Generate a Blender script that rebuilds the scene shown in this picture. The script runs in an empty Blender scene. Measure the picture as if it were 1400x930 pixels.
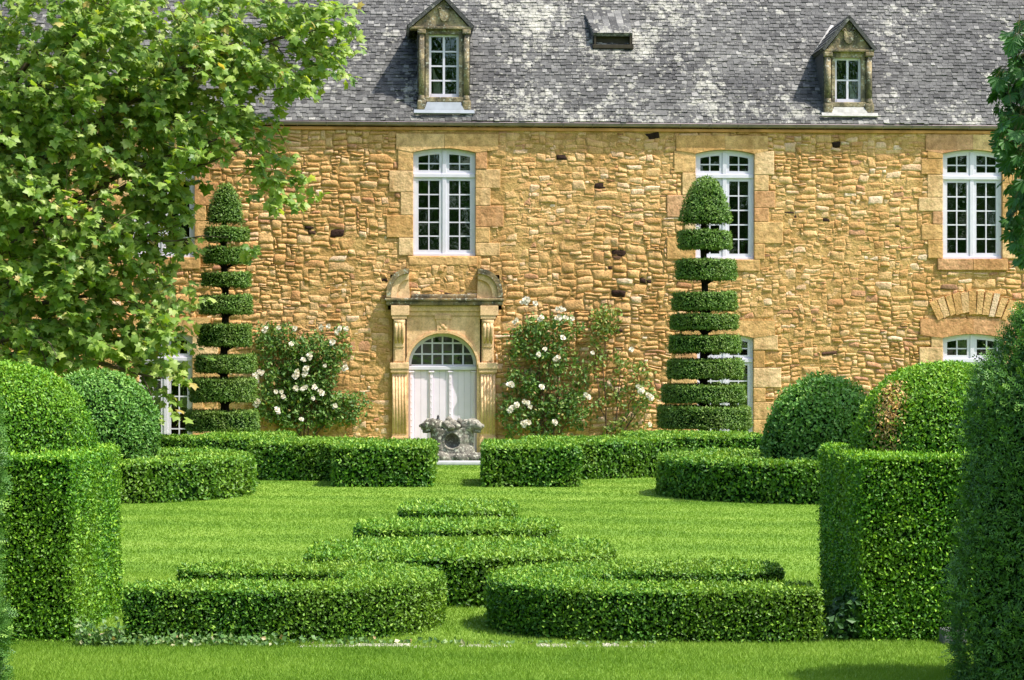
import bpy, bmesh, math, random
import numpy as np
from mathutils import Vector

random.seed(7)
RNG = np.random.default_rng(7)
C = bpy.context.scene.collection
SC = bpy.context.scene
R = math.radians

# ------------------------------------------------------------------ camera, world, sun, exposure
F, CX, HZ, EYE = 2925.0, 700.0, 490.0, 2.0          # focal length and horizon measured on the photograph
cd = bpy.data.cameras.new('camera')
cam = bpy.data.objects.new('camera', cd); C.objects.link(cam)
cam.location = (0, 0, EYE); cam.rotation_euler = (R(90), 0, 0)
cd.sensor_width = 36; cd.lens = F / 1400 * 36
cd.shift_y = (HZ - 465) / 1400
cd.clip_end = 3000; cd.clip_start = .1
SC.camera = cam

SUN = Vector((.47, -.20, .86)).normalized()
w = bpy.data.worlds.new('World'); SC.world = w; w.use_nodes = True
wn = w.node_tree.nodes; wl = w.node_tree.links
sky = wn.new('ShaderNodeTexSky'); sky.sky_type = 'NISHITA'; sky.sun_disc = False
sky.sun_elevation = math.asin(SUN.z); sky.sun_rotation = math.atan2(SUN.x, SUN.y)
sky.dust_density = 2.0; sky.ozone_density = 1.0
wl.new(sky.outputs[0], wn['Background'].inputs[0]); wn['Background'].inputs[1].default_value = .15
sd = bpy.data.lights.new('sun', 'SUN'); sd.energy = 3.5; sd.angle = R(.6); sd.color = (1, .95, .86)
so = bpy.data.objects.new('sun', sd); C.objects.link(so)
so.rotation_euler = SUN.to_track_quat('Z', 'Y').to_euler()
SC.view_settings.view_transform = 'Standard'; SC.view_settings.look = 'None'
SC.view_settings.exposure = 1.2; SC.view_settings.gamma = 1
SC.cycles.max_bounces = 6; SC.cycles.diffuse_bounces = 3; SC.cycles.transparent_max_bounces = 6
SC.cycles.transmission_bounces = 3; SC.cycles.glossy_bounces = 2

# ------------------------------------------------------------------ helpers
class MB:
    """collects geometry; build() links it as one mesh object"""
    def __init__(s): s.v = []; s.n = 0; s.f = []; s.sz = []; s.m = []; s.r = []; s.sm = []
    def add(s, verts, faces, mat=0, rnd=None, smooth=False):
        verts = np.asarray(verts, float).reshape(-1, 3)
        if isinstance(faces, np.ndarray):
            k = len(faces); flat = (faces + s.n).ravel(); sizes = np.full(k, faces.shape[1])
        else:
            k = len(faces); flat = np.array([i + s.n for f in faces for i in f]); sizes = np.array([len(f) for f in faces])
        s.v.append(verts); s.n += len(verts); s.f.append(flat); s.sz.append(sizes)
        s.m.append(np.full(k, mat)); s.sm.append(np.full(k, smooth))
        if rnd is None: rnd = random.random()
        s.r.append(np.full(k, rnd) if np.isscalar(rnd) else np.asarray(rnd))
        return s
    def box(s, x0, x1, y0, y1, z0, z1, mat=0, rnd=None, bev=0):
        if bev:
            b = min(bev, (x1-x0)/2.1, (z1-z0)/2.1, (y1-y0)/2.1)
            bm = bmesh.new(); bmesh.ops.create_cube(bm, size=1)
            for v in bm.verts: v.co = Vector(((x0+x1)/2+v.co.x*(x1-x0), (y0+y1)/2+v.co.y*(y1-y0), (z0+z1)/2+v.co.z*(z1-z0)))
            bmesh.ops.bevel(bm, geom=bm.edges[:], offset=b, segments=2, affect='EDGES', profile=.6)
            s.bm(bm, mat, rnd); return s
        v = [(x, y, z) for x in (x0, x1) for y in (y0, y1) for z in (z0, z1)]
        return s.add(v, [(0,1,3,2),(4,6,7,5),(0,4,5,1),(2,3,7,6),(0,2,6,4),(1,5,7,3)], mat, rnd)
    def bm(s, bm, mat=0, rnd=None, smooth=False):
        bm.verts.index_update()
        s.add([v.co[:] for v in bm.verts], [[v.index for v in f.verts] for f in bm.faces], mat, rnd, smooth); bm.free()
    def prism(s, poly, y0, y1, mat=0, rnd=None):
        """polygon in (x, z), counter-clockwise seen from -y, extruded in y"""
        n = len(poly)
        a = sum(poly[i][0]*poly[(i+1) % n][1]-poly[(i+1) % n][0]*poly[i][1] for i in range(n))
        if a < 0: poly = poly[::-1]
        v = [(p[0], y0, p[1]) for p in poly] + [(p[0], y1, p[1]) for p in poly]
        f = [list(range(n)), list(range(2*n-1, n-1, -1))] + [(i, i+n, (i+1) % n+n, (i+1) % n) for i in range(n)]
        return s.add(v, f, mat, rnd)
    def tube(s, pts, rad, seg=7, mat=0, rnd=None, cap=True):
        pts = [Vector(p) for p in pts]; n = len(pts)
        if np.isscalar(rad): rad = [rad]*n
        V = []
        for i, p in enumerate(pts):
            t = (pts[min(i+1, n-1)]-pts[max(i-1, 0)]).normalized()
            a = t.orthogonal().normalized() if abs(t.z) > .95 else t.cross(Vector((0, 0, 1))).normalized()
            b = t.cross(a).normalized()
            V += [p + (a*math.cos(2*math.pi*k/seg)+b*math.sin(2*math.pi*k/seg))*rad[i] for k in range(seg)]
        f = [(i*seg+k, i*seg+(k+1) % seg, (i+1)*seg+(k+1) % seg, (i+1)*seg+k) for i in range(n-1) for k in range(seg)]
        if cap: f += [list(range(seg))[::-1], list(range((n-1)*seg, n*seg))]
        return s.add([v[:] for v in V], f, mat, rnd, True)
    def lathe(s, prof, c, seg=24, mat=0, rnd=None):
        V = [(c[0]+r*math.cos(2*math.pi*k/seg), c[1]+r*math.sin(2*math.pi*k/seg), c[2]+z) for r, z in prof for k in range(seg)]
        n = len(prof)
        f = [(i*seg+k, i*seg+(k+1) % seg, (i+1)*seg+(k+1) % seg, (i+1)*seg+k) for i in range(n-1) for k in range(seg)]
        return s.add(V, f, mat, rnd, True)
    def arrays(s): return np.concatenate(s.v), np.concatenate(s.f), np.concatenate(s.sz)
    def build(s, name, mats, parent=None, loc=None):
        me = bpy.data.meshes.new(name)
        V, fl, sz = s.arrays()
        if loc is not None and parent is None: V = V - np.array(loc)
        me.vertices.add(len(V)); me.vertices.foreach_set('co', V.astype(np.float32).ravel())
        me.loops.add(len(fl)); me.loops.foreach_set('vertex_index', fl.astype(np.int32))
        me.polygons.add(len(sz)); st = np.concatenate([[0], np.cumsum(sz)[:-1]])
        me.polygons.foreach_set('loop_start', st.astype(np.int32))
        me.polygons.foreach_set('material_index', np.concatenate(s.m).astype(np.int32))
        me.polygons.foreach_set('use_smooth', np.concatenate(s.sm))
        for m in (mats if isinstance(mats, (list, tuple)) else [mats]): me.materials.append(m)
        me.update(calc_edges=True)
        at = me.attributes.new('rnd', 'FLOAT', 'FACE'); at.data.foreach_set('value', np.concatenate(s.r).astype(np.float32))
        o = bpy.data.objects.new(name, me); C.objects.link(o)
        if parent is not None:
            o.parent = parent
            if loc is not None: o.location = loc
        elif loc is not None: o.location = loc
        return o

def tag(o, label, cat, group=None, kind=None):
    o['label'] = label; o['category'] = cat
    if group: o['group'] = group
    if kind: o['kind'] = kind
    return o
def empty(name, loc, label, cat, group=None, rz=0):
    o = bpy.data.objects.new(name, None); C.objects.link(o); o.location = loc; o.rotation_euler = (0, 0, rz)
    o.empty_display_size = .2
    return tag(o, label, cat, group)
def struct(o, label, cat):
    return tag(o, label, cat, kind='structure')

_nk = {}
def nz(p, scale=1., seed=0):
    """smooth pseudo-noise in about -1..1 for an (N,3) array"""
    if seed not in _nk:
        g = np.random.default_rng(1000+seed); k = g.normal(size=(9, 3)); k /= np.linalg.norm(k, axis=1)[:, None]
        _nk[seed] = (k*g.uniform(.5, 1.8, 9)[:, None], g.uniform(0, 6.28, 9))
    k, ph = _nk[seed]
    return np.sin((p*scale) @ k.T + ph).sum(1)/3.4

def W(px, py, d):                                   # world point seen at a photo position, at a depth
    return np.array([(px-CX)*d/F, d, EYE-(py-HZ)*d/F])

# ------------------------------------------------------------------ materials
def mat(name, rough=.8, spec=.3):
    m = bpy.data.materials.new(name); m.use_nodes = True
    b = m.node_tree.nodes['Principled BSDF']; b.inputs['Roughness'].default_value = rough
    b.inputs['Specular IOR Level'].default_value = spec
    return m, m.node_tree, b
def N(t, k, **kw):
    n = t.nodes.new(k)
    for a, v in kw.items(): setattr(n, a, v)
    return n
def noise(t, vec, scale, detail=4, rough=.55):
    n = N(t, 'ShaderNodeTexNoise'); n.inputs['Scale'].default_value = scale
    n.inputs['Detail'].default_value = detail; n.inputs['Roughness'].default_value = rough
    if vec: t.links.new(vec, n.inputs['Vector'])
    return n.outputs['Fac']
def ramp(t, fac, stops, interp='LINEAR'):
    n = N(t, 'ShaderNodeValToRGB'); e = n.color_ramp; e.interpolation = interp
    while len(e.elements) < len(stops): e.elements.new(.5)
    for q, (p, c) in zip(e.elements, stops):
        q.position = p; q.color = (*c, 1) if len(c) == 3 else c
    t.links.new(fac, n.inputs[0]); return n.outputs[0]
def mix(t, fac, a, b, mode='MIX'):
    n = N(t, 'ShaderNodeMix', data_type='RGBA', blend_type=mode)
    for sock, v in ((n.inputs[0], fac), (n.inputs[6], a), (n.inputs[7], b)):
        if isinstance(v, (int, float)): sock.default_value = v
        elif isinstance(v, tuple): sock.default_value = (*v, 1)
        else: t.links.new(v, sock)
    return n.outputs[2]
def mth(t, op, a, b=None):
    n = N(t, 'ShaderNodeMath', operation=op)
    for i, v in enumerate((a, b)):
        if v is None: continue
        if isinstance(v, (int, float)): n.inputs[i].default_value = v
        else: t.links.new(v, n.inputs[i])
    return n.outputs[0]
def bump(t, b, h, strength=.5, dist=.01):
    n = N(t, 'ShaderNodeBump'); n.inputs['Strength'].default_value = strength; n.inputs['Distance'].default_value = dist
    t.links.new(h, n.inputs['Height']); t.links.new(n.outputs[0], b.inputs['Normal'])
def attr(t, name='rnd'):
    n = N(t, 'ShaderNodeAttribute'); n.attribute_name = name; return n.outputs['Fac']
def ocoord(t): return N(t, 'ShaderNodeTexCoord').outputs['Object']

def leaf_mat(name, stops, trans=.2, rough=.5, spec=.35, big=None, bigscale=1.2, bigamt=.5, tcol=(1.3, 1.25, .5)):
    m, t, b = mat(name, rough, spec)
    c = ramp(t, attr(t), stops)
    if big:
        f = ramp(t, noise(t, ocoord(t), bigscale, 3), [(.42, (0, 0, 0)), (.66, (1, 1, 1))])
        c = mix(t, mth(t, 'MULTIPLY', f, bigamt), c, big)
    t.links.new(c, b.inputs['Base Color'])
    tr = N(t, 'ShaderNodeBsdfTranslucent'); t.links.new(mix(t, 1., c, tcol, 'MULTIPLY'), tr.inputs[0])
    mx = N(t, 'ShaderNodeMixShader'); mx.inputs[0].default_value = trans
    t.links.new(b.outputs[0], mx.inputs[1]); t.links.new(tr.outputs[0], mx.inputs[2])
    t.links.new(mx.outputs[0], t.nodes['Material Output'].inputs[0])
    return m
def plain(name, col, rough=.7, spec=.3, var=.15, scale=12, bmp=0, bscale=40):
    m, t, b = mat(name, rough, spec); oc = ocoord(t)
    f = noise(t, oc, scale)
    c = ramp(t, f, [(.3, tuple(x*(1-var) for x in col)), (.7, tuple(min(1, x*(1+var)) for x in col))])
    t.links.new(c, b.inputs['Base Color'])
    if bmp: bump(t, b, noise(t, oc, bscale), .6, bmp)
    return m

M = {}
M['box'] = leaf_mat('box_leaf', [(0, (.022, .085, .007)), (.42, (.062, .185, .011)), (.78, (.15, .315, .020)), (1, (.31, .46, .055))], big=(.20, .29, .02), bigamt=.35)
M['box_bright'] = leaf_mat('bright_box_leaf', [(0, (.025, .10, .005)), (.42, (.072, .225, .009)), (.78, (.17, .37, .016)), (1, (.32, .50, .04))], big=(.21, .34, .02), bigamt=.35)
M['box_blue'] = leaf_mat('sphere_box_leaf', [(0, (.045, .14, .02)), (.5, (.11, .265, .035)), (.85, (.19, .37, .06)), (1, (.34, .5, .14))])
M['tan_leaf'] = leaf_mat('scorched_leaf', [(0, (.45, .26, .08)), (.5, (.66, .42, .16)), (1, (.75, .55, .28))])
M['yew'] = leaf_mat('yew_needle', [(0, (.06, .13, .02)), (.5, (.13, .245, .038)), (.85, (.20, .33, .055)), (1, (.28, .40, .08))], big=(.15, .20, .03), bigscale=2, trans=.15)
M['yew_dark'] = leaf_mat('dark_cypress_spray', [(0, (.022, .075, .014)), (.5, (.065, .17, .026)), (.85, (.13, .28, .045)), (1, (.25, .42, .08))], trans=.2)
M['plane'] = leaf_mat('plane_leaf', [(0, (.10, .20, .03)), (.45, (.22, .34, .055)), (.8, (.38, .47, .12)), (.95, (.55, .58, .24)), (1, (.44, .34, .10))], trans=.45, rough=.45, tcol=(1.4, 1.3, .4))
M['chestnut'] = leaf_mat('chestnut_leaf', [(0, (.02, .075, .014)), (.5, (.04, .13, .022)), (1, (.08, .2, .03))], trans=.22)
M['rose_leaf'] = leaf_mat('rose_leaf', [(0, (.05, .125, .025)), (.45, (.12, .225, .04)), (.75, (.17, .26, .05)), (.88, (.30, .26, .08)), (1, (.40, .24, .09))], trans=.25)
M['rose_pale'] = leaf_mat('pale_rose_leaf', [(0, (.08, .15, .025)), (.5, (.17, .26, .05)), (.8, (.28, .28, .08)), (1, (.40, .22, .09))], trans=.3)
M['petal'] = leaf_mat('white_petal', [(0, (.62, .52, .36)), (.5, (.76, .71, .60)), (1, (.82, .80, .72))], trans=.25, tcol=(1, .97, .85))
M['ivy'] = leaf_mat('ground_ivy', [(0, (.05, .13, .03)), (.6, (.11, .21, .05)), (.88, (.22, .30, .11)), (.96, (.45, .42, .25)), (1, (.42, .3, .14))])
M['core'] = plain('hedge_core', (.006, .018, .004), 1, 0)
M['bark'] = plain('bark', (.10, .075, .05), .9, .1, .4, 9, .01, 30)
M['darkbark'] = plain('dark_bark', (.022, .017, .013), .95, .05, .4, 9, .01, 30)
M['twig'] = plain('green_twig', (.10, .09, .035), .8, .1, .3, 9)
M['white'] = plain('white_paint', (.60, .565, .64), .45, .4, .05, 5)
M['doorpaint'] = plain('door_paint', (.76, .65, .75), .45, .4, .05, 3)
M['zinc'] = plain('zinc', (.24, .185, .20), .6, .3, .25, 3)
M['lead'] = plain('lead_flashing', (.22, .24, .27), .5, .4, .15, 5)
M['mortar_white'] = plain('white_lime_mortar', (.36, .345, .32), .9, .1, .25, 9)
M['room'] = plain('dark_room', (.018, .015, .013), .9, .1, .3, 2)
M['edging'] = plain('pale_stone_edging', (.40, .37, .30), .9, .1, .35, 6, .01, 20)
M['iron'] = plain('black_iron', (.015, .015, .017), .5, .4)
M['woodband'] = plain('eaves_stone', (.54, .25, .10), .85, .1, .3, 3, .01, 12)
M['brownwood'] = plain('brown_board', (.12, .055, .025), .6, .3, .3, 6)

def glass():
    m = bpy.data.materials.new('window_glass'); m.use_nodes = True; t = m.node_tree
    b = t.nodes['Principled BSDF']; b.inputs['Base Color'].default_value = (.010, .014, .010, 1)
    t.nodes.remove(b)
    g = N(t, 'ShaderNodeBsdfGlossy'); g.inputs['Roughness'].default_value = .02; g.inputs['Color'].default_value = (.75, .9, .8, 1)
    tr = N(t, 'ShaderNodeBsdfTransparent'); tr.inputs[0].default_value = (.78, .82, .78, 1)
    fr = N(t, 'ShaderNodeFresnel'); fr.inputs[0].default_value = 1.8
    oc = ocoord(t)
    bp = N(t, 'ShaderNodeBump'); bp.inputs['Strength'].default_value = .08; bp.inputs['Distance'].default_value = .02
    t.links.new(noise(t, oc, 5, 2), bp.inputs['Height']); t.links.new(bp.outputs[0], g.inputs['Normal'])
    mx = N(t, 'ShaderNodeMixShader'); t.links.new(fr.outputs[0], mx.inputs[0])
    t.links.new(tr.outputs[0], mx.inputs[1]); t.links.new(g.outputs[0], mx.inputs[2])
    t.links.new(mx.outputs[0], t.nodes['Material Output'].inputs[0]); return m
M['glass'] = glass()

def stone_mat(name, stops, dirt=0., bscale=25, bdist=.02, varamt=.35, lich=0.):
    m, t, b = mat(name, .92, .15); oc = ocoord(t)
    c = ramp(t, attr(t), stops)
    n1 = ramp(t, noise(t, oc, 7, 6, .65), [(.3, (.62, .58, .52)), (.7, (1.22, 1.2, 1.18))])
    c = mix(t, varamt*2, c, n1, 'MULTIPLY') if varamt < .5 else mix(t, 1., c, n1, 'MULTIPLY')
    n2 = ramp(t, noise(t, oc, .5, 3), [(.35, (.9, .84, .76)), (.65, (1.06, 1.06, 1.06))])
    c = mix(t, .8, c, n2, 'MULTIPLY')
    n3 = ramp(t, noise(t, oc, 32, 5, .75), [(.32, (.48, .43, .36)), (.46, (.96, .95, .94)), (.72, (1.2, 1.2, 1.2))])
    c = mix(t, .8, c, n3, 'MULTIPLY')
    mp = N(t, 'ShaderNodeMapping'); mp.inputs['Scale'].default_value = (1.6, 1.6, .22); t.links.new(oc, mp.inputs['Vector'])   # rain streaks running down
    c = mix(t, .75, c, ramp(t, noise(t, mp.outputs[0], 1.3, 5, .6), [(.36, (.76, .70, .62)), (.52, (1, 1, 1)), (.68, (1.08, 1.08, 1.09))]), 'MULTIPLY')
    if dirt:
        f = ramp(t, noise(t, oc, 3.5, 7, .7), [(.62-.3*dirt, (0, 0, 0)), (.72-.18*dirt, (1, 1, 1))])
        c = mix(t, mth(t, 'MULTIPLY', f, .88), c, (.055, .05, .04))
    if lich:
        f = ramp(t, noise(t, oc, 16, 3, .6), [(.66-.12*lich, (0, 0, 0)), (.70-.12*lich, (1, 1, 1))])
        c = mix(t, mth(t, 'MULTIPLY', f, .85), c, (.42, .41, .33))
    t.links.new(c, b.inputs['Base Color'])
    h = mth(t, 'ADD', noise(t, oc, bscale, 6, .65), mth(t, 'MULTIPLY', noise(t, oc, bscale*.25, 3), 1.5))
    bump(t, b, h, .8, bdist); return m
OCH = [(0, (0.378, 0.190, 0.081)), (.03, (0.473, 0.251, 0.163)), (.06, (0.525, 0.296, 0.125)), (.4, (0.599, 0.361, 0.156)), (.68, (0.641, 0.410, 0.200)), (.86, (0.694, 0.470, 0.275)), (.95, (0.757, 0.580, 0.438)), (.97, (0.652, 0.421, 0.251)), (.978, (0.525, 0.310, 0.175)), (.985, (0.053, 0.028, 0.023)), (1, (0.032, 0.019, 0.015))]
M['rubble'] = stone_mat('ochre_rubble', OCH)
M['mortar'] = stone_mat('ochre_mortar', [(0, (.44, .27, .10)), (1, (.56, .365, .15))], bscale=14, bdist=.03)
M['ashlar'] = stone_mat('dressed_ochre_stone', [(0, (0.562, 0.306, 0.138)), (.12, (0.583, 0.337, 0.196)), (.2, (0.583, 0.347, 0.144)), (.6, (0.648, 0.418, 0.196)), (1, (0.734, 0.530, 0.322))], bscale=12, bdist=.02, varamt=.6)
M['carved'] = stone_mat('carved_door_stone', [(0, (.73, .49, .28)), (1, (.79, .56, .35))], bscale=14, bdist=.006)
M['weathered'] = stone_mat('weathered_stone', [(0, (.36, .27, .14)), (1, (.46, .36, .22))], dirt=.75, bscale=14, bdist=.015, lich=.6)
M['dormerstone'] = stone_mat('dormer_stone', [(0, (.34, .28, .17)), (1, (.44, .37, .24))], dirt=.76, bscale=14, bdist=.02, lich=.5)
M['statue'] = stone_mat('lichen_grey_stone', [(0, (.19, .185, .165)), (1, (.24, .232, .205))], dirt=.5, bscale=14, bdist=.03, lich=.9)

def slate():
    m, t, b = mat('lichened_slate', .7, .3); oc = ocoord(t)
    c = ramp(t, attr(t), [(0, (.040, .039, .038)), (.35, (.078, .076, .074)), (.7, (.112, .109, .105)), (.92, (.16, .155, .148)), (1, (.25, .24, .225))])
    n0 = ramp(t, noise(t, oc, .55, 4), [(.32, (.55, .55, .58)), (.68, (1.25, 1.25, 1.22))])
    c = mix(t, .9, c, n0, 'MULTIPLY')
    n1 = ramp(t, noise(t, oc, 30, 5, .7), [(.3, (.55, .55, .55)), (.7, (1.4, 1.4, 1.38))])
    c = mix(t, .8, c, n1, 'MULTIPLY')
    # lichen: round rosettes that grow in patches, plus a finer crust
    wv = N(t, 'ShaderNodeVectorMath', operation='ADD')
    nn = N(t, 'ShaderNodeTexNoise'); nn.inputs['Scale'].default_value = 14; t.links.new(oc, nn.inputs['Vector'])
    sc = N(t, 'ShaderNodeVectorMath', operation='SCALE'); sc.inputs['Scale'].default_value = .12
    t.links.new(nn.outputs['Color'], sc.inputs[0]); t.links.new(oc, wv.inputs[0]); t.links.new(sc.outputs[0], wv.inputs[1])
    def spots(scale, th):
        v = N(t, 'ShaderNodeTexVoronoi'); v.inputs['Scale'].default_value = scale; t.links.new(wv.outputs[0], v.inputs['Vector'])
        sep = N(t, 'ShaderNodeSeparateColor'); t.links.new(v.outputs['Color'], sep.inputs[0])
        patch = noise(t, oc, .75, 4, .6)
        sx = N(t, 'ShaderNodeSeparateXYZ'); t.links.new(oc, sx.inputs[0])           # the thickest growth sits in the middle of the slope
        mr = N(t, 'ShaderNodeMapRange'); mr.inputs['From Min'].default_value = .5; mr.inputs['From Max'].default_value = 6.; mr.inputs['To Min'].default_value = .13; mr.inputs['To Max'].default_value = 0.
        t.links.new(mth(t, 'ABSOLUTE', mth(t, 'SUBTRACT', sx.outputs[0], 2.8)), mr.inputs['Value'])
        patch = mth(t, 'ADD', patch, mr.outputs[0])
        rad = mth(t, 'MULTIPLY', mth(t, 'SUBTRACT', mth(t, 'ADD', mth(t, 'MULTIPLY', patch, 1.7), mth(t, 'MULTIPLY', sep.outputs[0], .55)), th), 1.1)
        return ramp(t, mth(t, 'SUBTRACT', rad, v.outputs['Distance']), [(0, (0, 0, 0)), (.09, (1, 1, 1))])
    br = noise(t, oc, 60, 3)
    lc = ramp(t, noise(t, oc, 5, 4), [(.35, (.28, .27, .235)), (.55, (.40, .385, .32)), (.7, (.54, .52, .47))])
    lc = mix(t, .6, lc, ramp(t, br, [(.3, (.6, .6, .6)), (.7, (1.2, 1.2, 1.2))]), 'MULTIPLY')
    c = mix(t, mth(t, 'MULTIPLY', spots(4.6, 1.11), .55), c, lc)
    c = mix(t, mth(t, 'MULTIPLY', spots(9., 1.10), .52), c, lc)
    c = mix(t, mth(t, 'MULTIPLY', spots(19., 1.14), .42), c, lc)
    t.links.new(c, b.inputs['Base Color']); bump(t, b, noise(t, oc, 40, 5, .7), .8, .015); return m
M['slate'] = slate()

def lawn_mat(name, blade=False):
    m, t, b = mat(name, .65, .2); 
    g = N(t, 'ShaderNodeNewGeometry').outputs['Position']
    f = noise(t, g, .42, 4); f2 = noise(t, g, 3.2, 5, .65)
    # mowing bands running slantwise over the lawn
    sp = N(t, 'ShaderNodeSeparateXYZ'); t.links.new(g, sp.inputs[0])
    band = mth(t, 'SINE', mth(t, 'ADD', mth(t, 'ADD', mth(t, 'MULTIPLY', sp.outputs[0], .9), mth(t, 'MULTIPLY', sp.outputs[1], 3.6)), mth(t, 'MULTIPLY', f, 7.)))
    k = mth(t, 'ADD', mth(t, 'ADD', mth(t, 'MULTIPLY', band, .085), mth(t, 'MULTIPLY', f, .55)), mth(t, 'MULTIPLY', f2, .35))
    if blade: k = mth(t, 'ADD', k, mth(t, 'MULTIPLY', mth(t, 'SUBTRACT', attr(t), .5), .18))
    c = ramp(t, k, [(.22, (.103, .208, .017)), (.42, (.160, .280, .027)), (.60, (.22, .342, .045)), (.78, (.31, .42, .09))])
    t.links.new(c, b.inputs['Base Color'])
    if blade:
        tr = N(t, 'ShaderNodeBsdfTranslucent'); t.links.new(mix(t, 1., c, (1.2, 1.2, .5), 'MULTIPLY'), tr.inputs[0])
        mx = N(t, 'ShaderNodeMixShader'); mx.inputs[0].default_value = .35
        t.links.new(b.outputs[0], mx.inputs[1]); t.links.new(tr.outputs[0], mx.inputs[2])
        t.links.new(mx.outputs[0], t.nodes['Material Output'].inputs[0])
    else: bump(t, b, noise(t, g, 40, 4, .7), 1, .03)
    return m
M['lawn'] = lawn_mat('lawn_turf'); M['blade'] = lawn_mat('grass_blade', True)

# ------------------------------------------------------------------ ground and lawn
g = MB(); g.add([(-600, -600, 0), (600, -600, 0), (600, 900, 0), (-600, 900, 0)], [(0, 1, 2, 3)])
struct(g.build('ground', M['lawn']), 'wide green lawn ground in front of the stone manor', 'ground')

# ------------------------------------------------------------------ manor house
TH = R(3.5)
OX, OY = (605-CX)*45/F, 45.0
UA = np.array([math.cos(TH), math.sin(TH)]); NA = np.array([-math.sin(TH), math.cos(TH)])
def fac(px, py, y=0.):                               # photo position -> (u, z) on the facade (plane moved y into the house)
    rx = (px-CX)/F
    t = (OX*NA[0]+OY*NA[1]+y)/(rx*NA[0]+NA[1])
    p = np.array([rx*t-OX, t-OY])
    return float(p @ UA), EYE-(py-HZ)*t/F
def fu(px, y=0.): return fac(px, 490, y)[0]
def fworld(px, py, off):                             # world point off metres in front of the facade
    u, z = fac(px, py, -off); p = np.array([OX, OY])+u*UA-off*NA
    return np.array([p[0], p[1], z])
house = empty('manor_house', (OX, OY, 0), 'long golden rubble-stone manor house with lichened grey slate roof and white windows', 'house', rz=TH)
U0, U1 = -14.5, 17.0
ZE = fac(700, 171)[1]

# openings: px range, py range (top at arch crown), transom py, rows below / above, kind
WINS = [ (180, 266, 205, 352, 241, 5, 2), (565, 650, 203, 350, 240, 5, 2), (951, 1031, 205, 355, 241, 5, 2), (1289, 1370, 205, 354, 243, 5, 2),
         (190, 263, 455, 606, 491, 5, 2), (953, 1030, 457, 606, 493, 5, 2), (1289, 1371, 457, 606, 493, 5, 2)]
block_rects = []                                     # areas where no rubble is laid
surr_blocks = []
win_data = []
rs = random.Random(3)
for i, (a, b_, t_, bo, tr, rl, ru) in enumerate(WINS):
    u0, z1 = fac(a, t_); u1, z0 = fac(b_, bo); zt = fac((a+b_)/2, tr)[1]
    if i >= 4: z0 = .06
    lst = []
    z = z0; side = [z0, z0]
    for s in (0, 1):
        z = z0; k = rs.randint(0, 1)
        while z < z1-.08:
            h = min(rs.uniform(.27, .5), z1-.02-z)
            if z1-z-h < .16: h = z1-.02-z
            wd = (rs.uniform(.22, .34) if k % 2 else rs.uniform(.42, .62)); k += 1
            r = (u0-wd, u0, z, z+h) if s == 0 else (u1, u1+wd, z, z+h)
            lst.append(r); z += h
    # lintel and sill
    lw0, lw1 = rs.uniform(.28, .5), rs.uniform(.28, .5)
    win_data.append((u0, u1, z0, z1, zt, rl, ru, lst, lw0, lw1))
    for r in lst: block_rects.append(r)
    block_rects.append((u0, u1, z0-.0, z1)); block_rects.append((u0-lw0, u1+lw1, z1-.02, z1+.30))
    if i < 4: block_rects.append((u0-.12, u1+.12, z0-.26, z0))
d_u0, d_u1 = fu(535), fu(678)
DZC = fac(605, 408)[1]
block_rects += [(d_u0, d_u1, 0, DZC), (fu(527), fu(688), DZC-.28, DZC+.03), (fu(529), fu(686), DZC, fac(605, 372)[1])]
block_rects.append((fu(560), fu(652), fac(605, 364)[1], fac(605, 350)[1]))

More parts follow.
